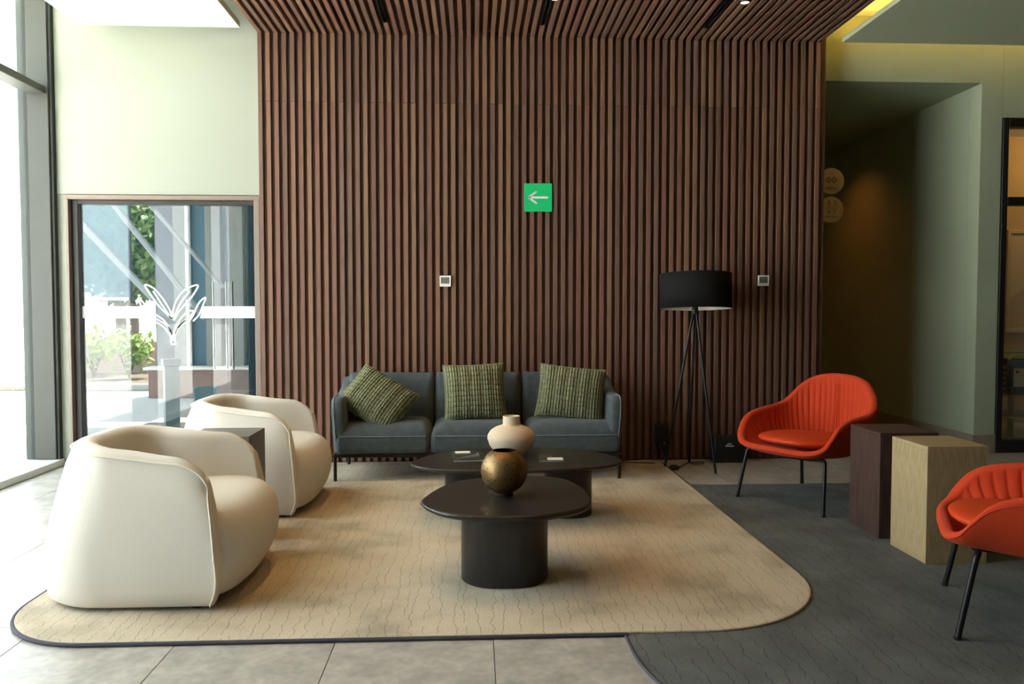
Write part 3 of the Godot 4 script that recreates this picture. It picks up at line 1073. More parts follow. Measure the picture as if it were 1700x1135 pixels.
# ------------------------------------------------------------------ sofa
func build_sofa():
	var t := thing("sofa", "blue-grey velvet three-seat sofa on black metal legs against the slatted wall", "sofa", Vector3(0.038, 0, -5.85))
	# local: x from -1.04 to 1.045, front at z = 0.3, back at z = -0.38
	var xs := [-1.02, -0.344, 0.346, 1.028]
	for i in 3:
		var c: float = (xs[i] + xs[i + 1]) / 2
		var hx: float = (xs[i + 1] - xs[i]) / 2 - 0.004
		var hz := 0.29
		var cz := 0.01
		var rings := []
		for p in [[0.014, 0.214], [0.002, 0.225], [0.0, 0.25], [-0.002, 0.29], [0.0, 0.32], [0.004, 0.334]]:
			rings.append(rrect(hx - p[0], hz - p[0], 0.04, p[1], Vector3(c, 0, cz), 7))
		for k in range(1, 9):
			var a := PI / 2 * k / 8.0
			var d := 0.006 + 0.13 * (1.0 - cos(a))
			rings.append(rrect(hx - d * 0.75, hz - d, 0.04 + d * 0.4, 0.336 + 0.085 * sin(a), Vector3(c, 0, cz), 7))
		rings.append(rrect(hx * 0.4, hz * 0.3, 0.05, 0.427, Vector3(c, 0, cz), 7))
		var s := soup()
		loft(s, rings, 1, true, true, 1)
		var seat := part("seat_cushion", s.mesh(), M.velvet, t)
		s = soup()
		tube(s, PackedVector3Array([Vector3(c - hx + 0.03, 0.336, cz + hz - 0.001), Vector3(c, 0.336, cz + hz), Vector3(c + hx - 0.03, 0.336, cz + hz - 0.001)]), 0.004, 6)
		part("piping", s.mesh(), M.velvet_pipe, seat)
	# back cushions, top edge dipping between raised corners
	var bs := [-1.0, -0.334, 0.338, 1.004]
	for i in 3:
		var c: float = (bs[i] + bs[i + 1]) / 2
		var hx: float = (bs[i + 1] - bs[i]) / 2 - 0.003
		var rings := []
		for k in 17:
			var v := k / 16.0
			var y := lerpf(0.34, 0.742, v)
			var puff := 0.052 * pow(sin(PI * clampf(v * 0.9 + 0.05, 0, 1)), 0.6)
			var edge := 0.022 * (1.0 - pow(1.0 - absf(2.0 * v - 1.0), 0.25))
			var ring := rrect(hx - edge * 0.4, 0.018 + puff, 0.016 + puff * 0.9, y, Vector3(c, 0, -0.20 - 0.075 * v), 7)
			for q in ring.size():
				var u := (ring[q].x - c) / hx
				ring[q].y += v * (0.016 * u * u - 0.010)
				ring[q].z -= 0.02 * u * u * (0.5 if ring[q].z > -0.2 - 0.075 * v else 0.0)
			rings.append(ring)
		var s := soup()
		loft(s, rings, 1, true, true, 1)
		part("back_cushion", s.mesh(), M.velvet, t)
	# shell behind
	var s := soup()
	var rings := []
	for p in [[0.0, 0.22], [0.0, 0.6], [0.004, 0.68], [0.015, 0.695]]:
		rings.append(rrect(1.035 - p[0], 0.03 - p[0] * 0.6, 0.02, p[1], Vector3(0.002, 0, -0.345)))
	loft(s, rings, 1)
	part("back_shell", s.mesh(), M.velvet, t)
	# arms: side outline in (z, y), thin, curved outwards
	for sg in [-1, 1]:
		var outline := catmull([Vector3(0, 0.235, 0.262), Vector3(0, 0.36, 0.294), Vector3(0, 0.50, 0.300), Vector3(0, 0.578, 0.288), Vector3(0, 0.612, 0.24), Vector3(0, 0.612, 0.14), Vector3(0, 0.622, 0.0), Vector3(0, 0.648, -0.14), Vector3(0, 0.69, -0.26), Vector3(0, 0.70, -0.34), Vector3(0, 0.45, -0.36), Vector3(0, 0.235, -0.35), Vector3(0, 0.215, -0.2), Vector3(0, 0.215, 0.15)], 5, true)
		rings = []
		var cc := Vector3(0, 0.42, 0.0)
		for p in [[0.952, 0.90], [0.958, 0.96], [0.972, 0.99], [0.995, 1.0], [1.018, 0.995], [1.034, 0.975], [1.042, 0.93]]:
			var ring := PackedVector3Array()
			for v in outline:
				var q: Vector3 = cc + (v - cc) * p[1]
				q.x = sg * (p[0] + 0.014 * ss(0.25, 0.6, q.y) - 0.014)
				ring.append(q)
			rings.append(ring)
		s = soup()
		loft(s, rings, 1, true, true, 1)
		var arm := part("arm", s.mesh(), M.velvet, t)
		var pipe := PackedVector3Array()
		for v in outline.slice(0, 28):
			var q: Vector3 = cc + (v - cc) * 0.997
			q.x = sg * (1.022 + 0.014 * ss(0.25, 0.6, q.y) - 0.014)
			pipe.append(q)
		s = soup()
		tube(s, pipe, 0.0042, 6)
		part("piping", s.mesh(), M.velvet_pipe, arm)
	# black steel frame
	s = soup()
	bx(s, Vector3(-1.03, 0.186, 0.262), Vector3(1.03, 0.21, 0.286), 0.003)
	bx(s, Vector3(-1.03, 0.186, -0.36), Vector3(1.03, 0.21, -0.336), 0.003)
	for x in [-1.03, 1.006]:
		bx(s, Vector3(x, 0.186, -0.336), Vector3(x + 0.024, 0.21, 0.262), 0.003)
	part("frame", s.mesh(), M.black_metal, t)
	for x in [-1.018, 1.018]:
		for z in [0.268, -0.41 + 0.062]:
			s = soup()
			tube(s, PackedVector3Array([Vector3(x, 0.0155, z), Vector3(x, 0.186, z)]), 0.0125, 10)
			part("leg", s.mesh(), M.black_metal, t)

# ------------------------------------------------------------------ knitted cushions
func pillow_mesh(w: float, h: float, d: float, ears: float, nu := 150, nv := 120) -> ArrayMesh:
	var s := soup()
	for side in 2:
		var rows := []
		var un := nu if side == 0 else 40
		var vn := nv if side == 0 else 40
		for j in vn + 1:
			var v := 2.0 * j / vn - 1.0
			var row := PackedVector3Array()
			for i in un + 1:
				var u := 2.0 * i / un - 1.0
				var x := u * w / 2 * (1.0 - ears * (1.0 - pow(absf(v), 2.5)) * absf(u))
				var y := v * h / 2 * (1.0 - ears * (1.0 - pow(absf(u), 2.5)) * absf(v))
				var prof := pow(maxf(0.0, (1.0 - pow(absf(u), 2.2)) * (1.0 - pow(absf(v), 2.2))), 0.42)
				var z := d / 2 * prof
				if side == 0:
					var rib := absf(sin(u * 11.0 * PI))
					var row_phase := v * 5.5
					var f := absf(fposmod(row_phase, 1.0) - 0.5) * 2.0   # 1 at the line between rows
					var line := ss(0.7, 0.95, f)
					var big := 0.75 + 0.25 * sin(u * 5.5 * PI + 0.4)
					z += (0.018 * pow(rib, 0.7) * (1.0 - 0.75 * line) * big + 0.003 * line * absf(sin(u * 26.0 * PI + 0.7)) - 0.005 * line) * minf(1.0, prof * 2.5)
				row.append(Vector3(x, y, z if side == 0 else -z))
			rows.append(row)
		var t := PackedVector3Array()
		var g := PackedInt64Array()
		for j in vn:
			for i in un:
				var a: Vector3 = rows[j][i]
				var b: Vector3 = rows[j][i + 1]
				var c: Vector3 = rows[j + 1][i + 1]
				var e: Vector3 = rows[j + 1][i]
				t.append_array([a, b, c, a, c, e])
				g.append_array([1, 1])
		s.piece(t, g)
	return s.mesh()

func build_pillows():
	var pm := pillow_mesh(0.47, 0.46, 0.19, 0.06)
	# edge cord round the seam
	var ring := PackedVector3Array()
	for side in 4:
		for k in 16:
			var a := 2.0 * k / 16.0 - 1.0
			var u: float = [a, 1.0, -a, -1.0][side]
			var v: float = [-1.0, a, 1.0, -a][side]
			ring.append(Vector3(u * 0.235 * (1.0 - 0.05 * (1.0 - pow(absf(v), 2.5)) * absf(u)), v * 0.23 * (1.0 - 0.05 * (1.0 - pow(absf(u), 2.5)) * absf(v)), 0))
	var s := soup()
	tube(s, ring, 0.007, 6, 1.0, true)
	var cord := s.mesh()
	var spots := [
		[Vector3(-0.705, 0.578, -5.80), Vector3(-0.62, 0.10, -0.62), Vector3(1.04, 0.86, 1.0), "green knitted cushion tilted on its corner against the sofa arm"],
		[Vector3(0.012, 0.617, -5.84), Vector3(-0.26, 0.06, 0.035), Vector3(0.97, 0.93, 1.0), "green knitted cushion standing upright on the middle sofa seat"],
		[Vector3(0.735, 0.607, -5.85), Vector3(-0.26, -0.16, -0.10), Vector3(1.06, 0.88, 1.0), "green knitted cushion leaning on the sofa seat nearest the floor lamp"]]
	for p in spots:
		var t := thing("cushion", p[3], "cushion", p[0], 0.0, "green knitted cushions")
		t.rotation = p[1]
		t.scale = p[2]
		part("cover", pm, M.knit, t)
		part("seam_cord", cord, M.knit, t)

# ------------------------------------------------------------------ cream tub armchairs
func tub_height(x: float) -> float:
	return spline_at([[-0.45, 0.672], [-0.25, 0.664], [-0.02, 0.641], [0.12, 0.623], [0.26, 0.612], [0.4, 0.606]], x)

func tub_front(h: float) -> float:
	return spline_at([[0.0, 0.340], [0.05, 0.362], [0.11, 0.378], [0.21, 0.372], [0.38, 0.353], [0.54, 0.322], [0.62, 0.288]], h)

func build_armchairs():
	var t := thing("tub_armchair", "cream fabric tub armchair in front, nearest the rug's bound edge", "armchair", Vector3(-1.4, 0.0165, -3.57), 0.0, "cream tub armchairs")
	var W := 0.405
	var XA := -0.09
	var RR := 0.30
	# columns: s from the near arm front round the back to the far arm front
	var cols := []
	for k in 25:
		cols.append(["arm", 1.0 - pow(k / 24.0, 1.7), 1.0])
	for k in range(1, 14):
		cols.append(["arc", PI / 2 * k / 13.0, 1.0])
	for k in range(1, 6):
		cols.append(["back", k / 5.0, 1.0])
	for k in range(1, 14):
		cols.append(["arc", PI / 2 * (1.0 - k / 13.0), -1.0])
	for k in range(0, 25):
		cols.append(["arm", 1.0 - pow(1.0 - k / 24.0, 1.7), -1.0])
	var rings := []
	var outer_top := PackedVector3Array()
	var count := cols.size()
	for ci in count:
		var c = cols[ci]
		var p := Vector3.ZERO
		var n := Vector3.ZERO
		var q := 0.0
		if c[0] == "arm":
			q = c[1]
			p = Vector3(XA, 0, W * c[2])
			n = Vector3(0, 0, c[2])
		elif c[0] == "arc":
			n = Vector3(-sin(c[1]), 0, c[2] * cos(c[1]))
			p = Vector3(XA, 0, (W - RR) * c[2]) + n * RR
		else:
			n = Vector3(-1, 0, 0)
			p = Vector3(XA - RR, 0, lerpf(W - RR, -(W - RR), c[1]))
		var xr := lerpf(XA, 0.30, q) if c[0] == "arm" else p.x
		var H := tub_height(xr)
		if c[0] == "arm":
			var k := clampf((q - 0.74) / 0.26, 0.0, 0.99)
			H -= 0.088 * (1.0 - sqrt(1.0 - k * k))
		var lean := 1.0 if c[0] != "arm" else 0.85
		var prof := []
		for o in [[-0.03, 0.014], [-0.008, 0.03], [0.004, 0.08], [0.010, 0.16], [0.010, 0.24], [0.002, 0.34], [-0.012, 0.44], [-0.03, 0.53]]:
			prof.append([o[0] * lean + (0.03 - 0.06 * ss(0.1, 0.6, o[1])) * maxf(0.0, -n.x), minf(o[1], 0.53) / 0.62 * (H - 0.0) if o[1] > 0.1 else o[1]])
		var top: float = H - 0.046
		for k in 9:
			var a := PI * k / 8.0
			prof.append([-0.102 + 0.054 * cos(a) - 0.03 * maxf(0.0, -n.x), top + 0.046 * sin(a)])
		for o in [[-0.160, 0.06], [-0.164, 0.12], [-0.166, 0.19], [-0.168, 0.26]]:
			prof.append([o[0], top - o[1] * 1.0])
		# arms thin out towards their front edge, which carries the piping
		if c[0] == "arm":
			var thin := ss(0.25, 1.0, q)
			for k in range(8, prof.size()):
				prof[k][0] = lerpf(prof[k][0], -0.045 + (prof[k][0] + 0.045) * 0.42, thin)
		var extra := [0.0]
		if ci == 0:
			extra = [1.0, 0.8, 0.6, 0.4, 0.2, 0.0]
		elif ci == count - 1:
			extra = [0.0, 0.2, 0.4, 0.6, 0.8, 1.0]
		for e in extra:
			var a: float = PI / 2 * e
			var ring := PackedVector3Array()
			for o in prof:
				var h: float = o[1]
				var off: float = o[0]
				var add := 0.0
				if e > 0.0:
					var mid := -0.05
					off = mid + (off - mid) * cos(a)
					h -= 0.03 * (1.0 - cos(a)) * ss(0.3, 0.5, h)
					add = 0.014 * sin(a)
				var pt := p + n * off
				if c[0] == "arm":
					pt.x = lerpf(XA, tub_front(h) - 0.014, q) + add
				pt.y = h
				ring.append(pt)
			rings.append(ring)
			if e == 0.0:
				outer_top.append(ring[9] + n * 0.003 + Vector3(0, 0.003, 0))
	var s := soup()
	loft(s, rings, 1, false, false, FLAT, false)
	var shell := part("shell", s.mesh(), M.cream, t)
	# piping: up the front edge of each arm and along the rim
	var pipe := PackedVector3Array()
	var first: PackedVector3Array = rings[5]
	var lastr: PackedVector3Array = rings[rings.size() - 6]
	for k in range(0, 9):
		pipe.append(first[k] + Vector3(0.004, 0, 0.003))
	for v in outer_top:
		pipe.append(v)
	for k in range(8, -1, -1):
		pipe.append(lastr[k] + Vector3(0.004, 0, -0.003))
	s = soup()
	var smooth := []
	for v in pipe:
		if smooth.is_empty() or smooth[smooth.size() - 1].distance_to(v) > 0.012:
			smooth.append(v)
	tube(s, catmull(smooth, 2), 0.0042, 6)
	part("piping", s.mesh(), M.cream_pipe, shell)
	# seat: outline in (x, y) carried across z
	var outline := catmull([Vector3(-0.28, 0.10, 0), Vector3(-0.1, 0.035, 0), Vector3(0.2, 0.03, 0), Vector3(0.385, 0.034, 0), Vector3(0.44, 0.085, 0), Vector3(0.474, 0.17, 0), Vector3(0.480, 0.26, 0), Vector3(0.462, 0.330, 0), Vector3(0.41, 0.386, 0), Vector3(0.32, 0.411, 0), Vector3(0.15, 0.418, 0), Vector3(-0.1, 0.416, 0), Vector3(-0.28, 0.41, 0)], 5, true)
	rings = []
	for k in 21:
		var z := (k / 20.0 * 2.0 - 1.0)
		var zz := z * 0.362
		var ring := PackedVector3Array()
		var az := absf(z)
		for v in outline:
			var q := v
			q.x -= ss(0.0, 0.45, v.x) * (0.035 * az * az + 0.055 * pow(az, 6.0))
			q.y -= 0.012 * pow(az, 3.0) * ss(0.3, 0.43, v.y)
			q.z = zz * (1.0 - 0.3 * ss(0.15, -0.28, v.x))
			ring.append(q)
		rings.append(ring)
	s = soup()
	loft(s, rings, 1, true, true, 1)
	part("seat", s.mesh(), M.cream, t)
	for k in [[-0.27, 0.27], [-0.27, -0.27], [0.27, 0.33], [0.27, -0.33]]:
		s = soup()
		lathe(s, [[0.03, 0.0], [0.034, 0.004], [0.034, 0.03]], Vector3(k[0], 0, k[1]), 16)
		part("foot", s.mesh(), M.black, t)
	var u := t.duplicate()
	u.name = numbered("tub_armchair")
	add_child(u, true)
	u.position = Vector3(-1.4, 0.0165, -4.985)
	u.set_meta("label", "cream fabric tub armchair further back, between the dark box and the slatted wall")

# ------------------------------------------------------------------ box tables
func cube(called: String, label: String, at: Vector3, size: Vector3, m: Material, group := ""):
	var t := thing(called, label, "side table", at, 0.0, group)
	var w := 0.012
	part("top", one_box(Vector3(-size.x / 2, size.y - 0.02, -size.z / 2), Vector3(size.x / 2, size.y, size.z / 2), 0.0012), m, t)
	for q in [[-size.x / 2, -size.z / 2, -size.x / 2 + w, size.z / 2], [size.x / 2 - w, -size.z / 2, size.x / 2, size.z / 2], [-size.x / 2 + w, size.z / 2 - w, size.x / 2 - w, size.z / 2], [-size.x / 2 + w, -size.z / 2, size.x / 2 - w, -size.z / 2 + w]]:
		part("side_panel", one_box(Vector3(q[0], 0, q[1]), Vector3(q[2], size.y - 0.0203, q[3]), 0.001), m, t)

func build_cubes():
	cube("cube_table", "pale oak box side table in front of the dark walnut one", Vector3(2.332, 0.0063, -3.79), Vector3(0.305, 0.57, 0.32), M.oak, "box side tables")
	cube("cube_table", "dark walnut box side table behind the pale oak one", Vector3(2.33, 0.0063, -4.215), Vector3(0.32, 0.57, 0.33), M.walnut, "box side tables")
	cube("cube_table", "taupe box side table standing between the two cream armchairs", Vector3(-1.33, 0.0166, -4.27), Vector3(0.33, 0.558, 0.31), M.taupe, "box side tables")

# ------------------------------------------------------------------ coffee tables and what stands on them
func slab(s: Soup, outline: PackedVector3Array, top: float, thick: float):
	var r := []
	for p in [[0.06, -thick], [0.028, -thick * 0.75], [0.008, -thick * 0.5], [0.0, -thick * 0.28], [0.002, -thick * 0.12], [0.008, -0.001], [0.014, 0.0]]:
		r.append(inset(outline, p[0], top + p[1]))
	loft(s, r, 1, true, true)

func build_tables():
	var y0 := 0.0168
	var pts := []
	for p in [[-0.232, -3.44], [-0.215, -3.575], [-0.147, -3.772], [-0.047, -3.895], [0.137, -3.965], [0.335, -3.972], [0.458, -3.89], [0.52, -3.71], [0.533, -3.5], [0.5, -3.34], [0.40, -3.245], [0.26, -3.187], [0.12, -3.177], [-0.02, -3.205], [-0.15, -3.28]]:
		pts.append(Vector3(p[0] - 0.15, 0, p[1] + 3.57))
	var t := thing("coffee_table", "dark pebble-shaped coffee table in front, bronze globe lantern on it", "coffee table", Vector3(0.15, y0, -3.57), 0.0, "dark coffee tables")
	var s := soup()
	slab(s, catmull(pts, 5, true), 0.385 - y0, 0.042)
	part("tabletop", s.mesh(), M.dark_top, t)
	s = soup()
	var rings := []
	for y in [0.0, 0.004, 0.33]:
		rings.append(rrect(0.197 - (0.004 if y == 0.0 else 0.0), 0.172 - (0.004 if y == 0.0 else 0.0), 0.16, y, Vector3(-0.008, 0, 0.035), 10))
	loft(s, rings, 1)
	part("pedestal", s.mesh(), M.dark_wood, t)
	pts = []
	for p in [[-0.353, -4.44], [-0.335, -4.56], [-0.239, -4.743], [-0.095, -4.86], [0.13, -4.94], [0.40, -4.955], [0.60, -4.90], [0.746, -4.785], [0.846, -4.629], [0.868, -4.495], [0.81, -4.37], [0.65, -4.295], [0.445, -4.25], [0.146, -4.236], [-0.084, -4.249], [-0.262, -4.325]]:
		pts.append(Vector3(p[0] - 0.26, 0, p[1] + 4.6))
	t = thing("coffee_table", "larger dark oval coffee table behind, cream vase and booklets on it", "coffee table", Vector3(0.26, y0, -4.6), 0.0, "dark coffee tables")
	s = soup()
	slab(s, catmull(pts, 5, true), 0.36 - y0, 0.034)
	part("tabletop", s.mesh(), M.dark_top, t)
	for x in [-0.285, 0.305]:
		s = soup()
		rings = []
		for y in [0.0, 0.004, 0.315]:
			rings.append(rrect(0.142 - (0.004 if y == 0.0 else 0.0), 0.125, 0.12, y, Vector3(x, 0, -0.02), 10))
		loft(s, rings, 1)
		part("pedestal", s.mesh(), M.dark_wood, t)
	# cream vase
	t = thing("vase", "squat round cream ceramic vase with short neck on the rear coffee table", "vase", Vector3(0.228, 0.3602, -4.64))
	s = soup()
	lathe(s, [[0.062, 0.0], [0.07, 0.004], [0.10, 0.03], [0.13, 0.068], [0.1435, 0.108], [0.141, 0.13], [0.125, 0.155], [0.098, 0.174], [0.07, 0.184], [0.054, 0.188], [0.051, 0.193], [0.0505, 0.238], [0.0495, 0.242], [0.046, 0.2425], [0.044, 0.238], [0.044, 0.19], [0.06, 0.17], [0.03, 0.05]], Vector3.ZERO, 56, true, true)
	part("body", s.mesh(), M.ceramic, t)
	# bronze pierced globe
	t = thing("lantern", "bronze globe lantern pierced with small holes on the front coffee table", "lantern", Vector3(0.142, 0.3852, -3.56))
	s = soup()
	var prof := [[0.038, 0.0], [0.043, 0.003], [0.042, 0.012]]
	var R := 0.107
	var cy := 0.113
	for k in range(0, 27):
		var a := lerpf(-PI / 2 + 0.46, PI / 2 - 0.53, k / 26.0)
		prof.append([R * cos(a), cy + R * sin(a)])
	var open_r: float = prof[prof.size() - 1][0]
	var open_y: float = prof[prof.size() - 1][1]
	prof.append([open_r - 0.002, open_y + 0.0005])
	lathe(s, prof, Vector3.ZERO, 64, true, false)
	part("globe", s.mesh(), M.brass, t)
	s = soup()
	prof = [[open_r - 0.002, open_y + 0.0003]]
	for k in range(0, 14):
		var a := lerpf(PI / 2 - 0.55, -PI / 2 + 0.3, k / 13.0)
		prof.append([(R - 0.004) * cos(a), cy + (R - 0.004) * sin(a)])
	lathe(s, prof, Vector3.ZERO, 48, false, true)
	part("inside", s.mesh(), M.brass_in, t, "dark inside")
	s = soup()
	var rr := RandomNumberGenerator.new()
	rr.seed = 12
	for row in 7:
		var la := -0.75 + row * 0.25
		var n := int(20 * cos(la))
		for i in n:
			var lo := TAU * (i + rr.randf_range(-0.3, 0.3)) / n
			var l2 := la + rr.randf_range(-0.09, 0.09)
			var d := Vector3(cos(l2) * cos(lo), sin(l2), cos(l2) * sin(lo))
			var e := d.cross(Vector3.UP).normalized()
			var f := e.cross(d)
			var r := rr.randf_range(0.0018, 0.0032)
			var ra := PackedVector3Array()
			var rb := PackedVector3Array()
			for k in 8:
				var a := TAU * k / 8
				var q := e * cos(a) * r + f * sin(a) * r
				ra.append(Vector3(0, cy, 0) + d * (R - 0.002) + q)
				rb.append(Vector3(0, cy, 0) + d * (R + 0.0003) + q)
			loft(s, [ra, rb], FLAT)
	part("pierced_holes", s.mesh(), M.hole, t, "small dark holes", true)
	# booklets and cards
	var glossy := mat(rgb(44, 46, 46), 0.25)
	t = thing("booklet", "dark booklet with a photo cover left of the cream vase", "booklet", Vector3(-0.025, 0.3602, -4.62), 0.08, "booklets on the rear coffee table")
	part("pages", one_box(Vector3(-0.094, 0.0, -0.13), Vector3(0.094, 0.006, 0.13), 0.001), M.white, t)
	part("cover", one_box(Vector3(-0.096, 0.006, -0.132), Vector3(0.096, 0.008, 0.132), 0.0005), glossy, t)
	s = soup()
	for k in 5:
		tube(s, catmull([Vector3(-0.08 + k * 0.03, 0.0082, 0.09 - k * 0.02), Vector3(-0.02 + k * 0.02, 0.0082, 0.02), Vector3(0.06, 0.0082, -0.05 - k * 0.012)], 5), 0.0025, 5, 0.3)
	part("cover_print", s.mesh(), mat(rgb(130, 134, 132), 0.4), t)
	t = thing("card", "small white card lying on the booklet left of the vase", "card", Vector3(-0.064, 0.3684, -4.735), 0.1, "white cards on the rear coffee table")
	part("sheet", one_box(Vector3(-0.045, 0, -0.032), Vector3(0.045, 0.002, 0.032), 0.0), M.white, t)
	t = thing("booklet", "dark booklet with a red mark right of the cream vase", "booklet", Vector3(0.455, 0.3602, -4.565), -0.03, "booklets on the rear coffee table")
	part("pages", one_box(Vector3(-0.07, 0.0, -0.105), Vector3(0.07, 0.004, 0.105), 0.001), M.white, t)
	part("cover", one_box(Vector3(-0.072, 0.004, -0.107), Vector3(0.072, 0.006, 0.107), 0.0005), glossy, t)
	part("red_mark", one_box(Vector3(-0.01, 0.006, -0.03), Vector3(0.012, 0.0066, -0.012), 0.0), mat(rgb(170, 50, 46), 0.5), t, "small red mark")
	t = thing("card", "small white card lying on the booklet right of the vase", "card", Vector3(0.477, 0.3664, -4.51), -0.05, "white cards on the rear coffee table")
	part("sheet", one_box(Vector3(-0.045, 0, -0.036), Vector3(0.045, 0.002, 0.036), 0.0), M.white, t)

# ------------------------------------------------------------------ orange shell chairs (local +x faces forward, +z is the chair's right hand)
func rim_point(phi: float) -> Vector3:
	# phi 0 at the front lip, PI at the top of the back
	var a := absf(phi)
	var x := spline_at([[0.0, 0.400], [0.35, 0.396], [0.6, 0.384], [0.8, 0.350], [0.95, 0.315], [1.1, 0.262], [1.25, 0.190], [1.5, 0.06], [1.8, -0.09], [2.0, -0.165], [2.15, -0.212], [2.3, -0.250], [2.5, -0.290], [2.75, -0.318], [PI, -0.327]], a)
	var h := spline_at([[0.0, 0.352], [0.35, 0.352], [0.6, 0.362], [0.8, 0.390], [0.95, 0.440], [1.1, 0.497], [1.25, 0.529], [1.5, 0.550], [1.8, 0.566], [2.0, 0.592], [2.15, 0.636], [2.3, 0.690], [2.5, 0.742], [2.75, 0.772], [PI, 0.780]], a)
	var z := spline_at([[0.0, 0.0], [0.35, 0.165], [0.6, 0.262], [0.8, 0.315], [0.95, 0.340], [1.1, 0.352], [1.25, 0.358], [1.5, 0.362], [1.8, 0.360], [2.0, 0.344], [2.15, 0.318], [2.3, 0.282], [2.5, 0.215], [2.75, 0.118], [PI, 0.0]], a)
	return Vector3(x, h, z * signf(phi))

func bowl(phi: float, w: float, inner: float) -> Vector3:
	var r := rim_point(phi)
	var b := Vector3(0.29 * cos(phi) + 0.02, 0.312, 0.25 * sin(phi))
	var k := sin(w * PI / 2)
	var up := pow(w, 1.5)
	var out := lerpf(k, w, 0.35)
	var p := Vector3(lerpf(b.x, r.x, out), lerpf(b.y, r.y, up), lerpf(b.z, r.z, out))
	if inner > 0.0:
		var d := Vector3(p.x, 0, p.z)
		p -= d.normalized() * inner * (0.6 + 0.4 * w)
		p.y += inner * (1.0 - w) * 0.6
	return p

func build_red_chairs():
	var t := thing("shell_chair", "orange channelled shell chair beside the floor lamp", "lounge chair", Vector3(2.20, 0.0062, -4.95), PI - atan2(0.527, 0.85) + TAU * 0.0, "orange shell chairs")
	t.rotation.y = atan2(-0.527, -0.85)
	var N := 480
	var s := soup()
	var rings := []
	var thick := 0.05
	var phis := []
	for i in N:
		phis.append(-PI + TAU * (i + 0.5) / N)
	var rows := []
	for k in 13:
		rows.append([k / 12.0, 0.0])
	for k in range(1, 8):
		rows.append([1.0, float(k) / 8.0 + 2.0])
	for k in range(12, -1, -1):
		rows.append([k / 12.0, 1.0])
	for r in rows:
		var ring := PackedVector3Array()
		for i in N:
			var phi: float = phis[i]
			var p: Vector3
			if r[1] == 0.0:
				p = bowl(phi, r[0], 0.0)
			elif r[1] > 1.5:
				var a: float = (r[1] - 2.0) * PI
				var po := bowl(phi, 1.0, 0.0)
				var pi_ := bowl(phi, 1.0, thick)
				p = (po + pi_) / 2 + (po - pi_) / 2 * cos(a) + Vector3(0, 0.022 * sin(a), 0)
			else:
				p = bowl(phi, r[0], thick)
				# sewn channels on the inside of the back and arms
				var fade: float = ss(0.7, 1.1, absf(phi)) * ss(0.05, 0.2, r[0]) * (1.0 - ss(0.9, 1.0, r[0]))
				var d := Vector3(p.x + 0.03, 0, p.z).normalized()
				p += d * 0.011 * fade * (1.0 - pow(absf(sin(phi * 28.0)), 0.45))
			ring.append(p)
		rings.append(ring)
	loft(s, rings, 1, true, true, 1)
	var shell := part("shell", s.mesh(), M.red, t)
	# seam along the outer edge of the rim
	var seam := PackedVector3Array()
	for i in N:
		seam.append(bowl(phis[i], 0.985, -0.0012))
	s = soup()
	tube(s, seam, 0.002, 6, 1.0, true)
	part("seam", s.mesh(), M.red, shell)
	# seat pad
	s = soup()
	rings = []
	for k in range(0, 15):
		var a := -PI / 2 + PI * k / 14.0
		var ring := PackedVector3Array()
		var q := pow(maxf(cos(a), 0.0), 0.45)
		for i in 64:
			var b := TAU * i / 64
			var ex := signf(cos(b)) * pow(absf(cos(b)), 0.85)
			var ez := signf(sin(b)) * pow(absf(sin(b)), 0.85)
			ring.append(Vector3(0.072 + 0.292 * ex * q, 0.398 + 0.036 * sin(a) + 0.010 * (1.0 - q) * signf(a) + 0.012 * ex * q, 0.268 * ez * q))
		rings.append(ring)
	loft(s, rings, 1, true, true, 1)
	part("seat_pad", s.mesh(), M.red_leather, t, "smooth orange leather pad")
	# tube frame: bowed rails with bent corners, splayed legs
	for fx in [1, -1]:
		var x: float = 0.348 * fx
		var rail := []
		for sg in [-1, 1]:
			var leg := catmull([Vector3(x, 0.0, 0.316 * sg), Vector3(x - 0.03 * fx, 0.16, 0.300 * sg), Vector3(x - 0.055 * fx, 0.29, 0.286 * sg), Vector3(x - 0.065 * fx, 0.318, 0.272 * sg), Vector3(x - 0.068 * fx, 0.322, 0.24 * sg)], 6)
			s = soup()
			tube(s, leg, 0.0115, 12)
			var lg := part("leg", s.mesh(), M.black_metal, t)
			s = soup()
			lathe(s, [[0.013, 0.0], [0.014, 0.003], [0.014, 0.01]], Vector3(x, 0, 0.316 * sg), 12)
			part("glide", s.mesh(), M.black, lg)
		s = soup()
		tube(s, catmull([Vector3(x - 0.068 * fx, 0.322, -0.245), Vector3(x - 0.05 * fx, 0.316, -0.12), Vector3(x - 0.04 * fx, 0.314, 0), Vector3(x - 0.05 * fx, 0.316, 0.12), Vector3(x - 0.068 * fx, 0.322, 0.245)], 5), 0.0115, 12)
		part("frame_rail", s.mesh(), M.black_metal, t)
	s = soup()
	for sg in [-1, 1]:
		tube(s, PackedVector3Array([Vector3(0.28, 0.31, 0.17 * sg), Vector3(-0.28, 0.31, 0.17 * sg)]), 0.009, 10)
	part("under_rail", s.mesh(), M.black_metal, t)
	var u := t.duplicate()
	u.name = numbered("shell_chair")
	add_child(u, true)
	u.position = Vector3(2.256, 0.0062, -2.90)
	u.rotation.y = atan2(0.47, -0.882)
	u.set_meta("label", "orange channelled shell chair in front of the pale oak box")

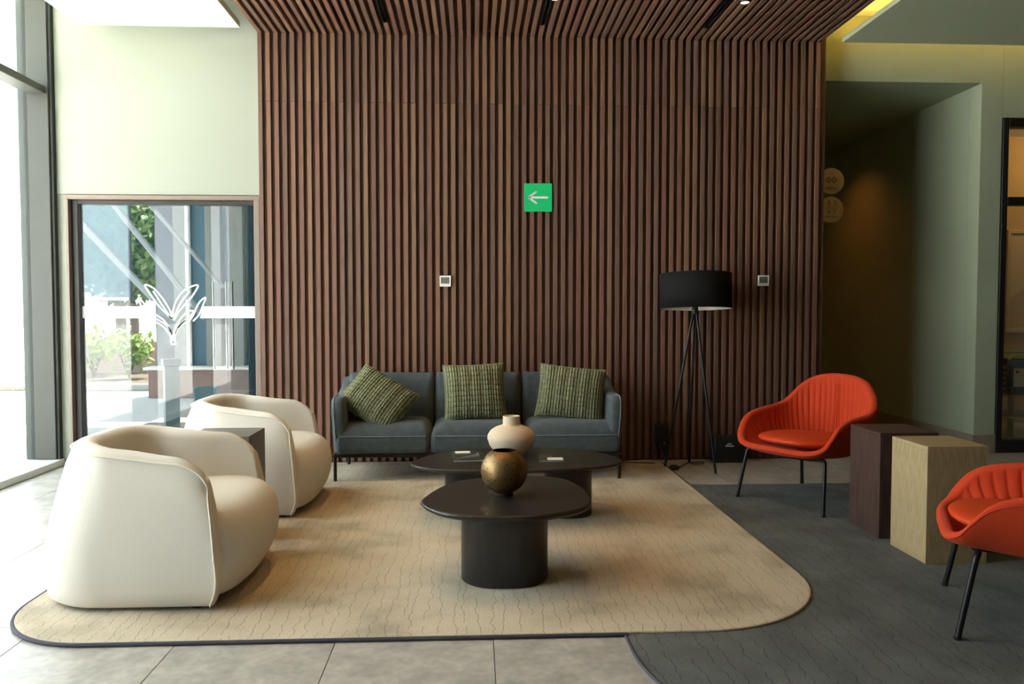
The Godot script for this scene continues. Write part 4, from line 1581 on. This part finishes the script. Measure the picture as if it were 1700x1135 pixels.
# ------------------------------------------------------------------ floor lamp, cables
func build_lamp():
	var t := thing("floor_lamp", "black tripod floor lamp with wide black drum shade by the slatted wall", "floor lamp", Vector3(1.722, 0.0, -6.0))
	var s := soup()
	lathe(s, [[0.271, 1.255], [0.2745, 1.253], [0.2745, 1.523], [0.271, 1.524], [0.2705, 1.522]], Vector3.ZERO, 72, false, false)
	var shade := part("shade", s.mesh(), M.shade, t)
	s = soup()
	lathe(s, [[0.2705, 1.522], [0.2705, 1.255], [0.2712, 1.2548]], Vector3.ZERO, 72, false, false)
	part("lining", s.mesh(), M.shade_in, shade, "white inner lining")
	s = soup()
	for k in 3:
		var a := TAU * k / 3 + 0.4
		tube(s, PackedVector3Array([Vector3(0, 1.275, 0), Vector3(cos(a) * 0.27, 1.262, sin(a) * 0.27)]), 0.003, 6)
	part("spider", s.mesh(), M.white, shade)
	# the shade sits a little askew, its front edge lifted
	shade.position = Vector3(0, 1.378, 0) - Basis(Vector3.RIGHT, -0.055) * Vector3(0, 1.39, 0)
	shade.rotation.x = -0.055
	s = soup()
	lathe(s, [[0.02, 1.20], [0.024, 1.205], [0.024, 1.25], [0.02, 1.255], [0.02, 1.30]], Vector3.ZERO, 20)
	part("socket", s.mesh(), M.black, t)
	s = soup()
	lathe(s, [[0.014, 1.30], [0.018, 1.315], [0.032, 1.355], [0.033, 1.375], [0.024, 1.40], [0.008, 1.408]], Vector3.ZERO, 20)
	part("bulb", s.mesh(), M.shade_in, t)
	for p in [[-0.232, 0.004], [0.104, 0.224], [0.03, -0.235]]:
		s = soup()
		tube(s, PackedVector3Array([Vector3(p[0], 0.0, p[1]), Vector3(p[0] * 0.06, 1.215, p[1] * 0.06)]), 0.0095, 10)
		part("leg", s.mesh(), M.black_metal, t)
	# cable with its foot switch
	t = thing("lamp_cable", "black cable with round foot switch on the floor by the lamp", "cable", Vector3.ZERO)
	s = soup()
	tube(s, catmull([Vector3(1.74, 0.9, -6.05), Vector3(1.70, 0.4, -6.12), Vector3(1.72, 0.05, -6.16), Vector3(1.80, 0.005, -6.14), Vector3(1.86, 0.005, -6.19), Vector3(1.78, 0.005, -6.22), Vector3(1.68, 0.005, -6.12), Vector3(1.62, 0.006, -6.02), Vector3(1.553, 0.02, -5.95)], 8), 0.0035, 6)
	tube(s, catmull([Vector3(1.553, 0.02, -5.95), Vector3(1.50, 0.006, -5.94), Vector3(1.44, 0.006, -6.02), Vector3(1.52, 0.005, -6.12), Vector3(1.56, 0.02, -6.26), Vector3(1.56, 0.12, -6.30)], 8), 0.0035, 6)
	part("cord", s.mesh(), M.black, t)
	s = soup()
	lathe(s, [[0.032, 0.0005], [0.038, 0.006], [0.036, 0.024], [0.022, 0.034], [0.008, 0.036]], Vector3(1.553, 0.0, -5.95), 24)
	part("foot_switch", s.mesh(), mat(rgb(30, 22, 18), 0.4), t)
	t = thing("cable", "thin black cable trailing along the rug edge behind the sofa end", "cable", Vector3.ZERO)
	s = soup()
	tube(s, catmull([Vector3(1.50, 0.1, -6.30), Vector3(1.42, 0.02, -6.27), Vector3(1.28, 0.0215, -6.24), Vector3(1.15, 0.022, -6.2), Vector3(1.3, 0.022, -6.12), Vector3(1.44, 0.02, -6.1)], 8), 0.004, 6)
	part("cord", s.mesh(), M.black, t)
	# adapter on the wall
	t = thing("power_adapter", "black power adapter with white pilot light low on the slatted wall", "adapter", Vector3(1.545, 0.16, -6.331))
	part("case", one_box(Vector3(-0.06, -0.02, 0.0), Vector3(0.05, 0.14, 0.04), 0.006), M.black, t)
	part("plug", one_box(Vector3(-0.025, -0.07, 0.0), Vector3(0.035, -0.021, 0.05), 0.006), M.black, t)
	s = soup()
	lathe(s, [[0.0045, 0.0], [0.0045, 0.003]], Vector3.ZERO, 12)
	var led := part("pilot_light", s.mesh(), M.white, t)
	led.position = Vector3(0.015, -0.01, 0.0405)
	led.rotation.x = PI / 2
	# black box on the floor
	t = thing("black_box", "black box with small white printed emblem on the floor by the lamp", "box", Vector3(2.066, 0.0, -6.245))
	s = soup()
	loft(s, [rrect(0.122, 0.062, 0.012, 0.002), rrect(0.125, 0.065, 0.014, 0.01), rrect(0.125, 0.065, 0.014, 0.20), rrect(0.12, 0.06, 0.012, 0.208)], 1)
	part("case", s.mesh(), M.black, t)
	s = soup()
	for k in 3:
		var x := -0.012 + k * 0.012
		loft(s, [PackedVector3Array([Vector3(x - 0.006, 0.150, 0.0651), Vector3(x + 0.006, 0.150, 0.0651), Vector3(x, 0.163, 0.0651)]), PackedVector3Array([Vector3(x - 0.006, 0.150, 0.0656), Vector3(x + 0.006, 0.150, 0.0656), Vector3(x, 0.163, 0.0656)])], FLAT)
	var pts := []
	for k in 15:
		pts.append(Vector3(-0.035 + k * 0.005, 0.136 + (0.005 if k % 2 else -0.003) + (0.008 if k == 3 else 0.0), 0.0654))
	ribbon(s, catmull(pts, 4), 0.004, 0.0006)
	part("emblem", s.mesh(), M.white, t, "small white printed crown and script")

# ------------------------------------------------------------------ signs and thermostats
func build_wall_things():
	var t := thing("arrow_sign", "square green sign with white arrow pointing left on the slatted wall", "sign", Vector3(0.527, 2.137, -6.3295))
	part("plate", one_box(Vector3(-0.112, -0.113, 0), Vector3(0.112, 0.113, 0.006), 0.001), M.green_sign, t)
	var s := soup()
	for p in [[Vector3(-0.078, 0, 0), Vector3(0.075, 0, 0)], [Vector3(-0.078, 0, 0), Vector3(-0.016, 0.044, 0)], [Vector3(-0.078, 0, 0), Vector3(-0.016, -0.044, 0)]]:
		var path := PackedVector3Array()
		for k in 9:
			path.append(p[0].lerp(p[1], k / 8.0) + Vector3(0, 0, 0.0068))
		ribbon(s, path, 0.0165, 0.0012)
		var cap := PackedVector3Array()
		var cap2 := PackedVector3Array()
		for k in 16:
			var a := TAU * k / 16
			cap.append(p[1] + Vector3(cos(a) * 0.00825, sin(a) * 0.00825, 0.0062))
			cap2.append(p[1] + Vector3(cos(a) * 0.00825, sin(a) * 0.00825, 0.0074))
		loft(s, [cap, cap2], FLAT)
	part("arrow", s.mesh(), M.white, t, "white arrow pointing left")
	for k in 2:
		var x: float = [-0.2205, 2.379][k]
		t = thing("thermostat", ["white square thermostat with grey screen on the slats above the sofa", "white square thermostat with grey screen right of the floor lamp shade"][k], "thermostat", Vector3(x, 1.4645 + 0.009 * k, -6.3305), 0.0, "thermostats on the slatted wall")
		s = soup()
		for e in [[-0.0445, -0.0435, -0.034, 0.0435], [0.034, -0.0435, 0.0445, 0.0435], [-0.034, -0.0435, 0.034, -0.020], [-0.034, 0.031, 0.034, 0.0435]]:
			bx(s, Vector3(e[0], e[1], 0.0), Vector3(e[2], e[3], 0.016), 0.0012)
		part("bezel", s.mesh(), M.white, t)
		part("screen", one_box(Vector3(-0.034, -0.020, 0.0), Vector3(0.034, 0.031, 0.0135), 0.0), M.screen, t)
	# round blade signs at the corridor mouth
	for k in 2:
		t = thing("blade_sign", ["round tan sign with a dumbbell pictogram at the corridor mouth", "round tan sign with two person pictograms, below the dumbbell sign"][k], "sign", Vector3(3.108, [2.35, 2.103][k], -6.70), 0.0, "round corridor signs")
		s = soup()
		var r1 := PackedVector3Array()
		var r2 := PackedVector3Array()
		for i in 56:
			var a := TAU * i / 56
			r1.append(Vector3(cos(a) * 0.1125, sin(a) * 0.1125, -0.006))
			r2.append(Vector3(cos(a) * 0.1125, sin(a) * 0.1125, 0.006))
		loft(s, [r1, r2], 1)
		part("disc", s.mesh(), M.blade, t)
		s = soup()
		bx(s, Vector3(-0.27, -0.012, -0.004), Vector3(-0.11, 0.012, 0.004), 0.001)
		part("bracket", s.mesh(), M.black, t)
		s = soup()
		var strokes := []
		if k == 0:
			for sg in [-1, 1]:
				strokes.append([[sg * 0.012, 0.028], [sg * 0.024, 0.032], [sg * 0.027, 0.028], [sg * 0.027, -0.028 + 0.015], [sg * 0.024, -0.018], [sg * 0.012, -0.014], [sg * 0.012, 0.028]])
				strokes.append([[sg * 0.029, 0.026], [sg * 0.040, 0.024], [sg * 0.043, 0.018], [sg * 0.043, -0.006], [sg * 0.040, -0.012], [sg * 0.029, -0.013]])
				strokes.append([[sg * 0.044, 0.012], [sg * 0.049, 0.006], [sg * 0.044, 0.0]])
			strokes.append([[-0.012, 0.013], [0.012, 0.013]])
			strokes.append([[-0.012, 0.003], [0.012, 0.003]])
		else:
			for g in [-0.018, 0.034]:
				var ring := []
				for i in 13:
					ring.append([g + cos(TAU * i / 12) * 0.0095, 0.066 + sin(TAU * i / 12) * 0.0095])
				strokes.append(ring)
				strokes.append([[g - 0.006, -0.006], [g - 0.006, -0.034]])
				strokes.append([[g + 0.006, -0.006], [g + 0.006, -0.034]])
			strokes.append([[-0.038, 0.004], [-0.026, 0.03], [-0.036, 0.036], [-0.028, 0.048], [-0.018, 0.051], [-0.008, 0.048], [0.0, 0.036], [-0.010, 0.03], [0.002, 0.004]])
			strokes.append([[0.021, 0.002], [0.021, 0.04], [0.034, 0.05], [0.047, 0.04], [0.047, 0.002], [0.021, 0.002]])
		for st in strokes:
			var path := PackedVector3Array()
			for p in st:
				path.append(Vector3(p[0], p[1], 0.0066))
			ribbon(s, path, 0.0042, 0.001)
		part("pictogram", s.mesh(), M.ink, t)
		lettering(["GIMNASIO", "SANITARIOS"][k], 0.021, Vector3(0.0, -0.062, 0.0064), mat(rgb(120, 90, 56), 0.7), t)
